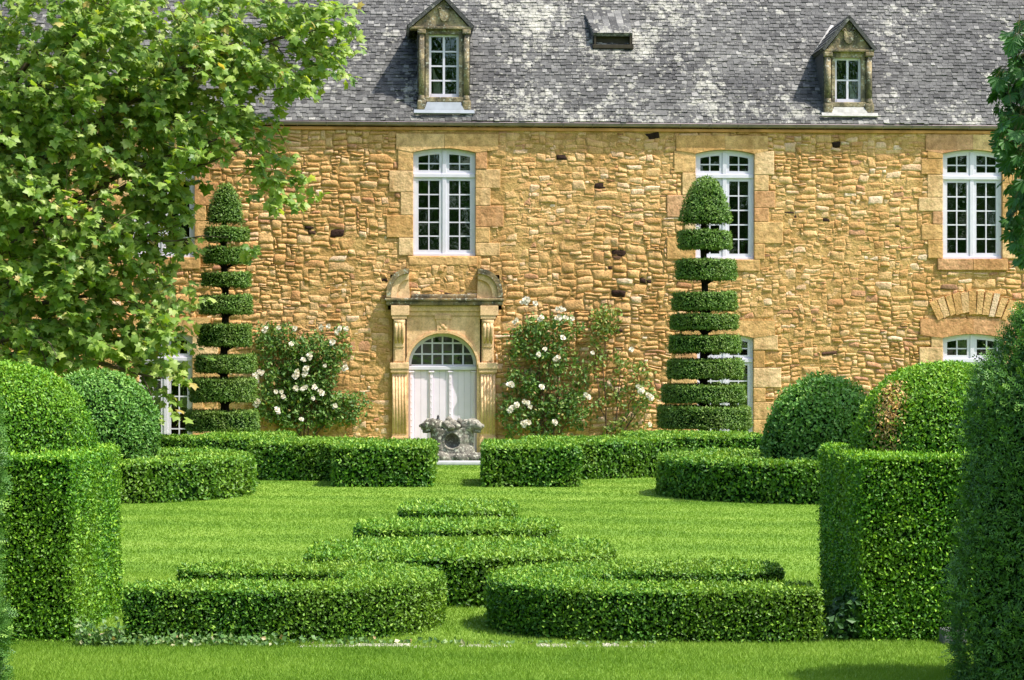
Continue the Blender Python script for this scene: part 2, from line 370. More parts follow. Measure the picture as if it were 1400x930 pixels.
# rubble masonry: interlocking random rectangles, then warped
def warp(u, z):
    p = np.stack([u, z, np.zeros_like(u)], 1)
    return u+.036*nz(p, 2.6, 1)+.03*nz(p, 1.0, 18)+.022*nz(p, 9, 2)+.008*nz(p, 24, 6), z+.05*nz(p, 1.7, 3)+.05*nz(p, .8, 19)+.020*nz(p, 8, 4)+.007*nz(p, 24, 7)
def rubble(mb, u0, u1, z0, z1, blocks, cu=.050, cv=.038, seed=1, y0=0., darks=()):
    rg = random.Random(seed)
    nx, ny = int((u1-u0)/cu), int((z1-z0)/cv); cv = (z1-z0)/ny; cu = (u1-u0)/nx
    occ = np.zeros((ny, nx), bool)
    for (a, b, c, d) in blocks:
        i0, i1 = max(0, int(round((a-u0)/cu))), min(nx, int(round((b-u0)/cu)))
        j0, j1 = max(0, int(round((c-z0)/cv))), min(ny, int(round((d-z0)/cv)))
        if i1 > i0 and j1 > j0: occ[j0:j1, i0:i1] = True
    S = np.array([-1, -.95, -.72, -.25, .25, .72, .95, 1]); T = np.array([-1, -.92, -.5, 0, .5, .92, 1])
    gs, gt = np.meshgrid(S, T); gs = gs.ravel(); gt = gt.ravel(); nS = len(S); nT = len(T)
    fc = np.array([(j*nS+i, j*nS+i+1, (j+1)*nS+i+1, (j+1)*nS+i) for j in range(nT-1) for i in range(nS-1)])
    VV, FF, RR, QV, QF, QR = [], [], [], [], [], []
    cnt = 0
    for j in range(ny):
        i = 0
        while i < nx:
            if occ[j, i]: i += 1; continue
            big = rg.random()
            # regional variety: courses of thin stones, areas of large ones
            loc = math.sin(i*cu*.9+2*math.sin(j*cv*1.1))
            if big < .07+.05*loc: wt, ht = rg.randint(6, 11), rg.randint(4, 6)
            elif big < .40: wt, ht = rg.randint(4, 9), rg.randint(2, 4)
            elif big < .80: wt, ht = rg.randint(3, 7), rg.randint(1, 3)
            else: wt, ht = rg.randint(1, 4), rg.randint(1, 2)
            wd = 0
            while wd < wt and i+wd < nx and not occ[j, i+wd]: wd += 1
            if i+wd < nx and not occ[j, i+wd] and (i+wd+1 >= nx or occ[j, i+wd+1]): wd += 1
            hh = 1
            while hh < ht and j+hh < ny and not occ[j+hh, i:i+wd].any(): hh += 1
            if wd == 1 and hh == 1 and rg.random() < .5 and j+1 < ny and not occ[j+1, i]: hh = 2
            occ[j:j+hh, i:i+wd] = True
            a, b, c, d = u0+i*cu, u0+(i+wd)*cu, z0+j*cv, z0+(j+hh)*cv
            mx_, mz_ = (a+b)/2, (c+d)/2
            er = 1/(1+math.exp(-3.6*float(nz(np.array([[mx_, mz_, 0]]), 1.1, 17)[0])-rg.gauss(-.9, .9)))       # how far the joints have washed out here
            ins = rg.choice((-.004, -.003, -.002, .000, .001))+er*rg.uniform(.001, .011)
            hw, hv = (b-a)/2-ins, (d-c)/2-ins*rg.uniform(.7, 1.3)
            k = rg.uniform(.02, .24); rot = rg.gauss(0, .03); sk = rg.gauss(0, .10)
            s_ = gs*np.sqrt(1-k*gt**2/2); t_ = gt*np.sqrt(1-k*gs**2/2)
            # corner jitter: bilinear
            cj = [rg.uniform(-.20, .20)*(.6 if q_ < 4 else 1.) for q_ in range(8)]
            bx = .25*((1-gs)*(1-gt)*cj[0]+(1+gs)*(1-gt)*cj[1]+(1+gs)*(1+gt)*cj[2]+(1-gs)*(1+gt)*cj[3])
            bz = .25*((1-gs)*(1-gt)*cj[4]+(1+gs)*(1-gt)*cj[5]+(1+gs)*(1+gt)*cj[6]+(1-gs)*(1+gt)*cj[7])
            x = mx_+hw*(s_*(1+bx))+sk*t_*hv+rot*t_*hv; z = mz_+hv*(t_*(1+bz))-rot*s_*hw
            prot = rg.uniform(.002, .009)+er*rg.uniform(.002, .012)
            e = np.maximum(np.abs(gs)**16, np.abs(gt)**11)
            y = (.005+.029*er)*e-prot*(1-e)
            y = y+(1-e)*(rg.gauss(0, .006)*gs+rg.gauss(0, .006)*gt)
            x, z = warp(x, z)
            y = y+(1-e)*(.010*nz(np.stack([x, z, x*0+cnt], 1), 9, 5)+.006*nz(np.stack([x, z, x*0+cnt], 1), 22, 15)*1.4)
            VV.append(np.stack([x, y+y0, z], 1)); FF.append(fc+cnt*nS*nT)
            r = .04+.925*min(1, max(0, rg.gauss(.50, .27)))
            if rg.random() < .02: r = rg.uniform(0, .07)
            if rg.random() < .003: r = rg.uniform(.98, 1)
            for (dx, dz, rad) in darks:
                if abs(mx_-dx) < rad and abs(mz_-dz) < rad*.7: r = rg.uniform(.983, 1)
            RR.append(np.full(len(fc), r))
            yy = rg.uniform(-.003, .003)+er*rg.uniform(.004, .034)+y0; m_ = .05
            QV.append([(a-m_, yy, c-m_), (b+m_, yy+.001, c-m_), (b+m_, yy+.0015, d+m_), (a-m_, yy+.0005, d+m_)]); QF.append(np.array([[0, 1, 2, 3]])+cnt*4); QR.append(rg.random())
            cnt += 1; i += wd
    mb.add(np.concatenate(VV), np.concatenate(FF), 0, np.concatenate(RR), True)
    mb.add(np.concatenate([np.array(q) for q in QV]), np.concatenate(QF), 1, np.array(QR))
    return cnt
darks = [(*fac(839, 356), .12), (*fac(835, 372), .08), (*fac(883, 386), .12), (*fac(846, 401), .09), (*fac(456, 325), .10), (*fac(511, 326), .06), (*fac(527, 383), .08), (*fac(1063, 308), .08), (*fac(420, 318), .09), (*fac(820, 256), .06), (*fac(1082, 292), .09)]
wall = MB()
nst = rubble(wall, U0, U1, 0, ZE-.10, block_rects, seed=11, darks=darks)
print('stones', nst)
wall.box(U0, U1, 7.6, 8., 0, ZE, 1); wall.box(U0, U0+.4, .045, 7.6, 0, ZE, 1); wall.box(U1-.4, U1, .045, 7.6, 0, ZE, 1)
wall.build('wall', [M['rubble'], M['mortar']], house)

def ashlar(mb, a, b, c, d, y0=-.026, y1=.28, rnd=None, gap=.002, bev=.016):
    mb.box(a+gap, b-gap, y0+rs.uniform(-.008, .006), y1, c+gap, d-gap, 0, rs.random() if rnd is None else rnd, bev)

def white_window(u0, u1, z0, z1, zt, rl, ru, rise, yf=.055, door=False):
    """white casement: frame, mullion, transom and glazing bars; returns (joinery, glass)"""
    j = MB(); gl = MB(); c = (u0+u1)/2; hw = (u1-u0)/2
    top = lambda x: z1-rise*((x-c)/hw)**2
    xs = np.linspace(u0, u1, 13)
    fr, sash, mul, tb, mu = .05, .062, .085, .085, .026
    j.prism([(x, top(x)) for x in xs]+[(x, top(x)-fr) for x in xs[::-1]], yf, yf+.09)
    j.box(u0, u0+fr, yf+.001, yf+.089, z0, top(u0)-.002); j.box(u1-fr, u1, yf+.001, yf+.089, z0, top(u1)-.002)
    j.box(u0+.001, u1-.001, yf-.02, yf+.092, z0, z0+fr*1.1, bev=.006)
    j.box(c-mul/2, c+mul/2, yf-.008, yf+.085, z0+fr, z1-.02, bev=.008)
    j.box(u0+.002, u1-.002, yf-.022, yf+.086, zt-tb/2, zt+tb/2, bev=.012)
    for s in (0, 1):
        a, b = (u0+fr, c-mul/2) if s == 0 else (c+mul/2, u1-fr)
        for (za, zb, rows, arch) in ((z0+fr*1.1, zt-tb/2, rl, False), (zt+tb/2, None, ru, True)):
            y0, y1 = yf+.012, yf+.062
            tops = (lambda x: top(x)-fr+.002) if arch else (lambda x: zb)
            j.box(a-.002, a+sash, y0, y1, za, tops(a+sash if s == 0 else a)); j.box(b-sash, b+.002, y0, y1, za, tops(b if s == 0 else b-sash))
            j.box(a+sash, b-sash, y0+.001, y1, za-.002, za+sash*1.15)
            ss = np.linspace(a+sash, b-sash, 6)
            j.prism([(x, tops(x)) for x in ss]+[(x, tops(x)-sash) for x in ss[::-1]], y0+.001, y1)
            m = (a+b)/2
            j.box(m-mu/2, m+mu/2, y0+.012, y1-.006, za+sash, tops(m)-sash*.9)
            hi = min(tops(a+sash), tops(b-sash))-sash; lo = za+sash*1.15
            for k in range(1, rows):
                zz = lo+(hi-lo)*k/rows
                j.box(a+sash, b-sash, y0+.014, y1-.008, zz-mu/2, zz+mu/2)
            for (p, q) in ((a+sash, m), (m, b-sash)):
                for k in range(rows):
                    ty = yf+.045+np.array([random.gauss(0, .0016) for _ in range(3)])
                    zl, zh = lo+(hi-lo)*k/rows, lo+(hi-lo)*(k+1)/rows
                    e = (tops(p)-sash*.5, tops(q)-sash*.5) if (k == rows-1) else (zh, zh)
                    gl.add([(p, ty[0], zl), (q, ty[1], zl), (q, ty[1]+ty[2]-yf-.045, e[1]), (p, ty[0]+ty[2]-yf-.045, e[0])], [(0, 1, 2, 3)])
    return j, gl

rooms = MB()
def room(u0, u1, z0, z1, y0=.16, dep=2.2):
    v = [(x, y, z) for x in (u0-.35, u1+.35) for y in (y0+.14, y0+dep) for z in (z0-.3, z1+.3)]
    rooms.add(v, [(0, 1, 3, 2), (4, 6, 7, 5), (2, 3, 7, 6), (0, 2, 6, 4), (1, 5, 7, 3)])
WL = ['tall upper window half hidden by the plane tree', 'tall upper window above the carved doorway', 'tall upper window behind the right tiered topiary', 'tall upper window beside the chestnut branch',
      'ground floor window behind the plane tree', 'ground floor window behind the right tiered topiary', 'low window above the clipped dome']
for i, (u0, u1, z0, z1, zt, rl, ru, lst, lw0, lw1) in enumerate(win_data):
    rise = .085
    j, gl = white_window(u0, u1, z0, z1, zt, rl, ru, rise)
    wo = j.build('window', M['white'], house); wo['label'] = 'white ' + WL[i]
    gl.build('pane', M['glass'], wo)
    sb = MB()
    for r in lst: ashlar(sb, *r)
    c = (u0+u1)/2; hw = (u1-u0)/2
    xs = np.linspace(u0, u1, 11)
    zt_ = z1+.30+rs.uniform(-.02, .03); split = rs.random() < .5
    tp = [(x, z1+.006-rise*((x-c)/hw)**2) for x in xs]
    def lint(xa, xb, rnd):
        pts = [(xa, zt_)] + [(xa, z1-.02)]*(xa < u0) + [(x_, z1+.006-rise*((x_-c)/hw)**2) for x_ in np.linspace(max(xa, u0), min(xb, u1), 9)] + [(xb, z1-.02)]*(xb > u1) + [(xb, zt_)]
        sb.prism(pts, -.034+rs.uniform(-.006, .004), .28, 0, rnd)
    if split: lint(u0-lw0, xs[5]-.003, rs.random()); lint(xs[5]+.003, u1+lw1, rs.random())
    else: lint(u0-lw0, u1+lw1, rs.uniform(.3, .8))
    if i < 4:
        if i == 3:
            ashlar(sb, u0-.12, c, z0-.25, z0, y0=-.045, rnd=.1); ashlar(sb, c, u1+.12, z0-.25, z0, y0=-.045, rnd=.03)
        else: ashlar(sb, u0-.12, u1+.12, z0-.25, z0, rnd=rs.uniform(.3, .7))
    else: ashlar(sb, u0-.1, u1+.1, -.1, z0, y0=-.06)
    sb.build('surround', M['ashlar'], wo)
    room(u0, u1, z0, z1)
    if i == 4:                                       # shutter boards seen through the low panes
        br = MB(); br.box(u0+.1, u1-.1, .45, .5, .3, 1.25); br.build('inner_board', M['brownwood'], wo)

# relieving arch of upright stones over the far right ground floor window
ra = MB(); ca, za = fac(1329, 425)
for k in range(11):
    an = R(-24+4.8*k); xx = ca+math.sin(an)*1.9; zz = za-1.72+math.cos(an)*1.9
    wv_ = rs.uniform(.055, .075); hh = rs.uniform(.22, .27)
    dx, dz = math.sin(an), math.cos(an)
    pts = [(xx+dz*s*wv_+dx*h, zz-dx*s*wv_+dz*h) for s, h in ((-1, -hh), (.95, -hh+.02), (1.1, hh), (-1.1, hh-.02))]
    ra.prism(pts, -.050-rs.uniform(0, .012), .03, 0, rs.choice((.3, .5, .62, .8, .93, .4)))
ra.build('relieving_arch', M['rubble'], house)

# ---- doorway
dc = fu(605); dw0, dw1 = fu(558.5), fu(652); ZSP = fac(605, 500)[1]; ZCR = fac(605, 456)[1]
z_cap0, z_cap1 = fac(605, 507)[1], fac(605, 496)[1]; z_ar0 = fac(605, 432)[1]
hw = (dw1-dw0)/2; rise = ZCR-ZSP
ds = MB()
def archpts(s=1.0, n=24, zc=None):
    return [(dc-hw*s*math.cos(math.pi*k/n), ZSP+rise*(1+(s-1)*hw/rise)*math.sin(math.pi*k/n)) for k in range(n+1)]
il, ir = fu(557), fu(655)
# wall of wedge-cut blocks round the arch, cut as separate voussoirs
outer = lambda x, z: None
n = 9
A = archpts(1.0, 36)
xl, xr, zt_ = fu(556), fu(656), z_ar0
def hit(k):                                          # ray from the arch centre through arch point k to the rectangle
    x, z = A[k]; dx, dz = x-dc, z-ZSP
    t = 1e9
    if abs(dx) > 1e-6: t = min(t, ((xr-dc) if dx > 0 else (dc-xl))/abs(dx))
    if dz > 1e-6: t = min(t, (zt_-ZSP)/dz)
    return (dc+dx*t, ZSP+dz*t)
for k0 in range(0, 36, 4):
    k1 = k0+4
    inner = A[k0:k1+1]; o = [hit(k) for k in range(k0, k1+1)]
    o2 = []
    for q in range(len(o)):
        o2.append(o[q])
        if q+1 < len(o):                             # keep the square corner
            p, r_ = o[q], o[q+1]
            if abs(p[1]-zt_) > 1e-4 and abs(r_[1]-zt_) < 1e-4: o2.append((xl, zt_))
            if abs(p[1]-zt_) < 1e-4 and abs(r_[1]-zt_) > 1e-4: o2.append((xr, zt_))
    ds.prism(inner+o2[::-1], -.05-.003*(k0 % 8)/4, .3, 0)
for s_, k_ in ((1.09, 1.0),):                        # moulded rim of the arch
    B = archpts(1.085, 36); ds.prism(archpts(1.012, 36)+B[::-1], -.085, -.03, 0)
ds.box(xl, dw0, -.05, .3, 0, ZSP, 0); ds.box(dw1, xr, -.05, .3, 0, ZSP, 0)
def shallow(m, k=.62):
    for v in m.v: v[:, 1] = np.where(v[:, 1] < 0, v[:, 1]*k, v[:, 1])
    return m
dso = ds.build('door_surround', M['carved'], house)
for s in (0, 1):
    a, b = (fu(536), fu(556)) if s == 0 else (fu(656.5), fu(677))
    p = MB(); p.box(a-.02, b+.02, -.19, .2, 0, .35, bev=.01); p.box(a, b, -.135, .2, .35, z_cap0-.01)
    nf = 5                                           # fluting
    for k in range(nf):
        cx_ = a+(b-a)*(k+.5)/nf; rr = (b-a)/nf*.40
        p.tube([(cx_, -.137, .42), (cx_, -.137, z_cap0-.08)], rr, 8)
    p.box(a-.03, b+.03, -.20, .2, z_cap0-.04, z_cap0+.03, bev=.012); p.box(a-.05, b+.05, -.225, .2, z_cap0+.035, z_cap1, bev=.02)
    shallow(p).build('pilaster', M['carved'], dso)
    q = MB(); za_, zb_ = z_cap1, z_ar0
    q.box(a+.03, b-.03, -.14, .2, za_, zb_-.002)
    # scroll bracket swelling outwards towards its top
    H_ = zb_-za_
    for (f0, f1, dep) in ((.02, .32, .165), (.32, .52, .19), (.52, .70, .225), (.70, .86, .27)):
        q.box(a+.055, b-.055, -dep, -.13, za_+f0*H_, za_+f1*H_-.01, bev=.025)
    for k in range(3):
        cx_ = a+.085+(b-a-.17)*k/2
        q.tube([(cx_, -.20, za_+.42*H_), (cx_, -.245, za_+.58*H_), (cx_, -.29, za_+.74*H_), (cx_, -.285, za_+.84*H_)], [.02, .035, .045, .03], 8)
    q.tube([(a+.035, -.24, zb_-.13), (b-.035, -.24, zb_-.13)], .075, 12)
    q.box(a, b, -.315, .2, zb_-.065, zb_+.002, bev=.01)
    shallow(q).build('console', M['carved'], dso)
ks = MB(); kz0, kz1 = ZCR-.01, z_ar0+.02
ks.prism([(dc-.10, kz0), (dc+.10, kz0), (dc+.15, kz1), (dc-.15, kz1)], -.13, 0); ks.box(dc-.17, dc+.17, -.15, 0, kz1-.09, kz1, bev=.01)
for (a, b, r_) in ((0, .0, .05), (-.05, .05, .035), (.05, .05, .035), (-.05, -.05, .035), (.05, -.05, .035)):
    bm = bmesh.new(); bmesh.ops.create_icosphere(bm, subdivisions=2, radius=r_)
    for v in bm.verts: v.co = Vector((dc+a+v.co.x, -.125+v.co.y*.6, (kz0+kz1)/2-.03+b+v.co.z))
    ks.bm(bm, 0, .5, True)
shallow(ks).build('keystone', M['carved'], dso)
ca_, cb_ = fu(528), fu(687)
co = MB(); zc = [z_ar0+.0, fac(605, 426)[1], fac(605, 418)[1], fac(605, 412)[1], DZC]
co.box(ca_+.16, cb_-.16, -.12, .15, zc[0]+.003, zc[1], rnd=.6); co.box(ca_+.12, cb_-.12, -.17, .15, zc[1]+.002, zc[2], rnd=.7, bev=.012)
for (a, b) in ((ca_+.10, ca_+.48), (cb_-.48, cb_-.10)): co.box(a, b, -.335, .1, zc[0]+.004, zc[2]-.004, rnd=.5, bev=.012)
shallow(co).build('architrave', M['carved'], dso)
co = MB(); co.box(ca_, cb_, -.30, .15, zc[2]+.003, zc[3], bev=.03, rnd=.5); co.box(ca_-.03, cb_+.03, -.36, .15, zc[3]+.003, zc[4], bev=.03, rnd=.2)
co.box(fu(562), fu(650), -.20, .1, zc[4]+.003, zc[4]+.085, bev=.035, rnd=.6)
shallow(co).build('cornice', M['weathered'], dso)
for s in (-1, 1):                                    # broken segmental pediment: one curled wing each side
    wg = MB(); wo_ = MB(); pc = dc
    e0 = (cb_-dc) if s > 0 else (dc-ca_); tipx = (fu(653)-dc) if s > 0 else (dc-fu(559)); tz = fac(605, 369)[1]-DZC
    o = []; inn = []; inn2 = []
    for k in range(13):
        f = k/12; an = f*math.pi/2
        x = tipx+(e0-tipx)*math.cos(an)**.9; z = .015+(tz)*math.sin(an)**.85
        o.append((x, z)); 
        x2 = tipx+(e0-.10-tipx)*math.cos(an)**.9; z2 = max(.0, .010+(tz-.10)*math.sin(an)**.85); inn.append((x2, z2))
        x3 = tipx+(e0-.22-tipx)*math.cos(an)**.9; z3 = max(.0, .005+(tz-.22)*math.sin(an)**.85); inn2.append((x3, z3))
    fl = lambda pts: [(pc+s*x, DZC+.004+z) for x, z in pts]
    wg.prism(fl(o)+fl(inn)[::-1], -.34, .1, 0, .2)
    wo_.prism(fl([(a*.998, b-.004) for a, b in inn])+fl(inn2)[::-1], -.25, .1, 0, .7)
    # filler with a small volute at the foot of the inner edge
    wo_.prism(fl(inn2[::-1])[::1]+fl([(inn2[0][0], 0), (tipx-.02, 0)])[::1], -.17, .1, 0, .5)
    bm_ = [(tipx+.04+.055*math.cos(q)*(1-q/9), .13+.10*math.sin(q)*(1-q/9)) for q in np.linspace(-1.5, 6.5, 26)]
    wo_.tube([(pc+s*x, -.13, DZC+z-.03) for x, z in bm_], .022, 6)
    wob = shallow(wg).build('pediment_wing', M['weathered'], dso)
    shallow(wo_).build('wing_moulding', M['carved'], dso)
pn = MB(); rubble(pn, fu(559), fu(653), DZC+.01, fac(605, 362)[1], [], cu=.05, cv=.05, seed=5, y0=-.045)
pn.build('rubble_panel', [M['rubble'], M['mortar']], dso)
sl = MB(); ashlar(sl, fu(559), fu(653), fac(605, 363)[1], fac(605, 351)[1], y0=-.05, rnd=.5); sl.build('smooth_band', M['ashlar'], dso)

dr = MB(); yd = .12; ztop = ZSP-.10
xs = np.linspace(dw0, dw1, 12)
for k in range(11): dr.box(xs[k]+.002, xs[k+1]-.002, yd+.002*(k % 2), yd+.05, .03, ztop)
do = dr.build('door', M['doorpaint'], house)
do['label'] = 'white boarded door with studded vertical battens'
for f in (.045, .335, .615, .955):
    bt = MB(); x = dw0+(dw1-dw0)*f
    bt.box(x-.035, x+.035, yd-.03, yd+.004, .03, ztop-.01, bev=.01); bt.box(x-.06, x+.06, yd-.045, yd+.004, ztop-.05, ztop-.012, bev=.01)
    for k in range(12):
        zz = .2+(ztop-.35)*k/11
        bm = bmesh.new(); bmesh.ops.create_icosphere(bm, subdivisions=1, radius=.013)
        for v in bm.verts: v.co = Vector((x+v.co.x, yd-.03+v.co.y, zz+v.co.z))
        bt.bm(bm, 0, .5, True)
    bt.build('batten', M['doorpaint'], do)
fl_ = MB(); fl_.box(dw0+.001, dw1-.001, yd-.05, yd+.08, ztop+.003, ztop+.09, bev=.015); fl_.box(dw0+.002, dw1-.002, yd-.02, yd+.07, ztop+.093, ZSP+.025)
B1 = archpts(.995, 30); B2 = archpts(.91, 30)
fl_.prism(B1+B2[::-1], yd-.02, yd+.06)
zin = lambda x, s=.93: ZSP+(rise-.06)*math.sqrt(max(0, 1-((x-dc)/(hw*s))**2))
for k in range(1, 6):
    x = dw0+.07+(dw1-dw0-.14)*k/6; fl_.box(x-.016, x+.016, yd, yd+.04, ZSP+.02, zin(x))
for zf in (.36, .70):
    zz = ZSP+rise*zf; xx = hw*.93*math.sqrt(1-((zz-ZSP)/(rise-.06))**2); fl_.box(dc-xx, dc+xx, yd+.002, yd+.038, zz-.016, zz+.016)
fo = fl_.build('fanlight', M['white'], house); fo['label'] = 'half-round white fanlight with a grid of panes above the door'
gp = MB(); P_ = archpts(.93, 24); gp.add([(x, yd+.02, z) for x, z in P_], [list(range(len(P_)))[::-1]]); gp.build('pane', M['glass'], fo)
room(dw0, dw1, ZSP-.3, ZCR, .12, 2.)
rooms.build('interior', M['room'], house)

# ---- eaves, gutter
ev = MB(); ev.box(U0, U1, -.05, .1, ZE-.125, ZE-.06, bev=.015); ev.build('eaves_band', M['woodband'], house)
gt_ = MB(); gy, gz, gr = -.085, ZE+.03, .07
pr = [(gy+gr*math.cos(a), gz+gr*math.sin(a)) for a in np.linspace(math.pi, 2*math.pi, 9)]
V = [(u, y, z) for u in (U0, U1) for (y, z) in pr]; gt_.add(V, [(k, k+1, 10+k, 9+k) for k in range(8)], 0, .5, True)
gt_.tube([(U0, gy-gr, gz), (U1, gy-gr, gz)], .014, 6)
u = U0+.3
while u < U1:
    gt_.tube([(u, gy+(gr+.006)*math.cos(a), gz+(gr+.006)*math.sin(a)) for a in np.linspace(math.pi, 1.95*math.pi, 8)], .009, 5); u += .62
gt_.build('gutter', M['zinc'], house)

# ---- roof of slates
PA = R(52); ZR, YR = ZE+.07, -.12
ca2, sa2 = math.cos(PA), math.sin(PA); nrm = np.array([0, -sa2, ca2]); upv = np.array([0, ca2, sa2])
# (dormer centre u, half width, wall-plane y, z base, z cheek top, z apex)
def zr(y): return ZR+(y-YR)*math.tan(PA)
DORM = [(608, 25.5, 557, 647, 37, -6, 47, 133, 586.5, 627.5, 152, 2, 4), (1159.5, 31, 1123, 1197, 68, 22, 79, 140, 1141.5, 1177.5, 156, 2, 2)]
dorm = []
for (pc_, hwp, pl, pr_, pb, pa_, wt_, wb_, wl_, wr_, base, cols, rows) in DORM:
    yF = .10
    u_c = fu((wl_+wr_)/2, yF)
    dorm.append(dict(c=u_c, l=fu(pl, yF), r=fu(pr_, yF), zb=fac(pc_, pb, yF)[1], za=fac(pc_, pa_, yF)[1], wt=fac(pc_, wt_, yF)[1], wb=fac(pc_, wb_, yF)[1],
                     wl=fu(wl_, yF), wr=fu(wr_, yF), base=fac(pc_, base, yF)[1], rows=rows, yF=yF))
rf = MB(); LEN = 6.6; rg = random.Random(21)
def inside_dormer(u, r):
    y = YR+r*ca2; z = ZR+r*sa2
    for d in dorm:
        if abs(u-d['c']) < (d['r']-d['l'])/2-.16 and y > d['yF']-.02 and z < d['zb']-.02: return True
    return False
row = 0; r = -.03; Vs = []; Fs = []; Rs = []; cn = 0
while r < LEN:
    ex = .098*(1+.12*math.sin(row*1.7)) * (1.0 if r < 3 else 1.0)
    u = U0-.3+rg.uniform(0, .1)
    while u < U1+.3:
        wd = rg.uniform(.085, .155)
        if not inside_dormer(u+wd/2, r+.05):
            L = ex*2.15; lift = rg.uniform(.016, .036); d0 = rg.gauss(0, .006); d1 = d0+rg.gauss(0, .005); g_ = .003
            sag = .018*math.sin(u*.8)+.012*math.sin(u*2.1+row*.1)
            p = []
            for (uu, rr, hh) in ((u+g_, r+d0, lift), (u+wd-g_, r+d1, lift+rg.gauss(0, .003)), (u+wd-g_, r+L, .004), (u+g_, r+L, .004)):
                p.append((uu, hh+sag*.6, rr))
            top_ = [np.array([a, YR, ZR])+upv*c+nrm*b for a, b, c in p]; bot = [q-nrm*.022 for q in top_]
            # chipped lower corners
            Vs += top_+bot; o = cn*8
            Fs += [(o, o+1, o+2, o+3), (o+4, o+5, o+1, o), (o+5, o+6, o+2, o+1), (o+7, o+4, o, o+3)]
            rr_ = min(1, max(0, rg.gauss(.48, .25))); Rs += [rr_]*4; cn += 1
        u += wd
    r += ex; row += 1
rf.add(np.array(Vs), np.array(Fs), 0, np.array(Rs))
def deck(ua, ub, ra, rb):
    q = [np.array([a, YR, ZR])+upv*c-nrm*.035 for a, c in ((ua, ra), (ub, ra), (ub, rb), (ua, rb))]; rf.add(q, [(0, 1, 2, 3)], 0, .1)
cur = U0-.3
for d in dorm:
    a, b = d['l']+.2, d['r']-.2
    deck(cur, a, 0, LEN); deck(a, b, 0, (d['yF']-YR)/ca2-.02); deck(a, b, (d['zb']-ZR)/sa2, LEN); cur = b
deck(cur, U1+.3, 0, LEN)
yr_, zr_ = YR+LEN*ca2, ZR+LEN*sa2
rf.add([(U0-.3, yr_, zr_-.03), (U1+.3, yr_, zr_-.03), (U1+.3, 2*yr_-YR, ZR-.03), (U0-.3, 2*yr_-YR, ZR-.03)], [(0, 1, 2, 3)], 0, .3)
for ux in (U0+.05, U1-.05): rf.add([(ux, YR+.1, ZR), (ux, yr_, zr_-.05), (ux, 2*yr_-YR-.1, ZR)], [(0, 1, 2)], 0, .3)
roof = rf.build('roof', M['slate'], house)

# slate vent with its dark opening
vt = MB(); va, vb = fu(813, .9), fu(867, .9)
zv0, zv1 = fac(840, 62, .95)[1], fac(840, 44, .95)[1]
yv = YR+(zv0-ZR)/math.tan(PA)-.05
zt2 = zv1+.62; yt2 = YR+(zt2-ZR)/math.tan(PA)+.02
S1 = [(va, yv-.03, zv1), (vb, yv-.03, zv1), (vb, yt2, zt2), (va-.16, yt2, zt2)]
vt.add(S1+[(a, b+.03, c-.05) for a, b, c in S1], [(0, 1, 2, 3), (4, 5, 1, 0), (5, 6, 2, 1), (7, 4, 0, 3)], 0, .5)
for k in range(7):                                   # slate courses on its lid
    f0 = k/7; q0 = [tuple(np.array(S1[0])*(1-f0)+np.array(S1[3])*f0), tuple(np.array(S1[1])*(1-f0)+np.array(S1[2])*f0)]
    for j_ in range(6):
        p0 = np.array(q0[0])*(1-j_/6)+np.array(q0[1])*(j_/6); p1 = np.array(q0[0])*(1-(j_+.95)/6)+np.array(q0[1])*((j_+.95)/6)
        e = upv*.13; t3 = [p0+nrm*.028, p1+nrm*.028, p1+e+nrm*.008, p0+e+nrm*.008]
        vt.add(t3+[q-nrm*.014 for q in t3], [(0, 1, 2, 3), (4, 5, 1, 0), (5, 6, 2, 1), (7, 4, 0, 3)], 0, rg.random())
vt.add([(va, yv, zv0-.1), (va, yv, zv1), (va-.12, yt2, zt2-.02), (va, yv+.4, zv0)], [(0, 1, 2, 3)], 0, .1)
vt.add([(vb, yv, zv0-.1), (vb, yv, zv1), (vb, yt2, zt2-.02), (vb, yv+.4, zv0)], [(3, 2, 1, 0)], 0, .1)
vto = vt.build('roof_vent', M['slate'], roof)
v2 = MB(); v2.box(va+.02, vb-.02, yv+.10, yv+.13, zv0-.05, zv1-.01, 0); v2.box(va+.02, va+.06, yv-.02, yv+.1, zv0, zv1-.02, 0); v2.box(vb-.06, vb-.02, yv-.02, yv+.1, zv0, zv1-.02)
v2.box(va-.02, vb+.02, yv-.06, yv+.12, zv0-.04, zv0+.045, 0, bev=.01); v2.build('vent_opening', plain('old_dark_wood', (.05, .042, .03), .9, .1), roof)

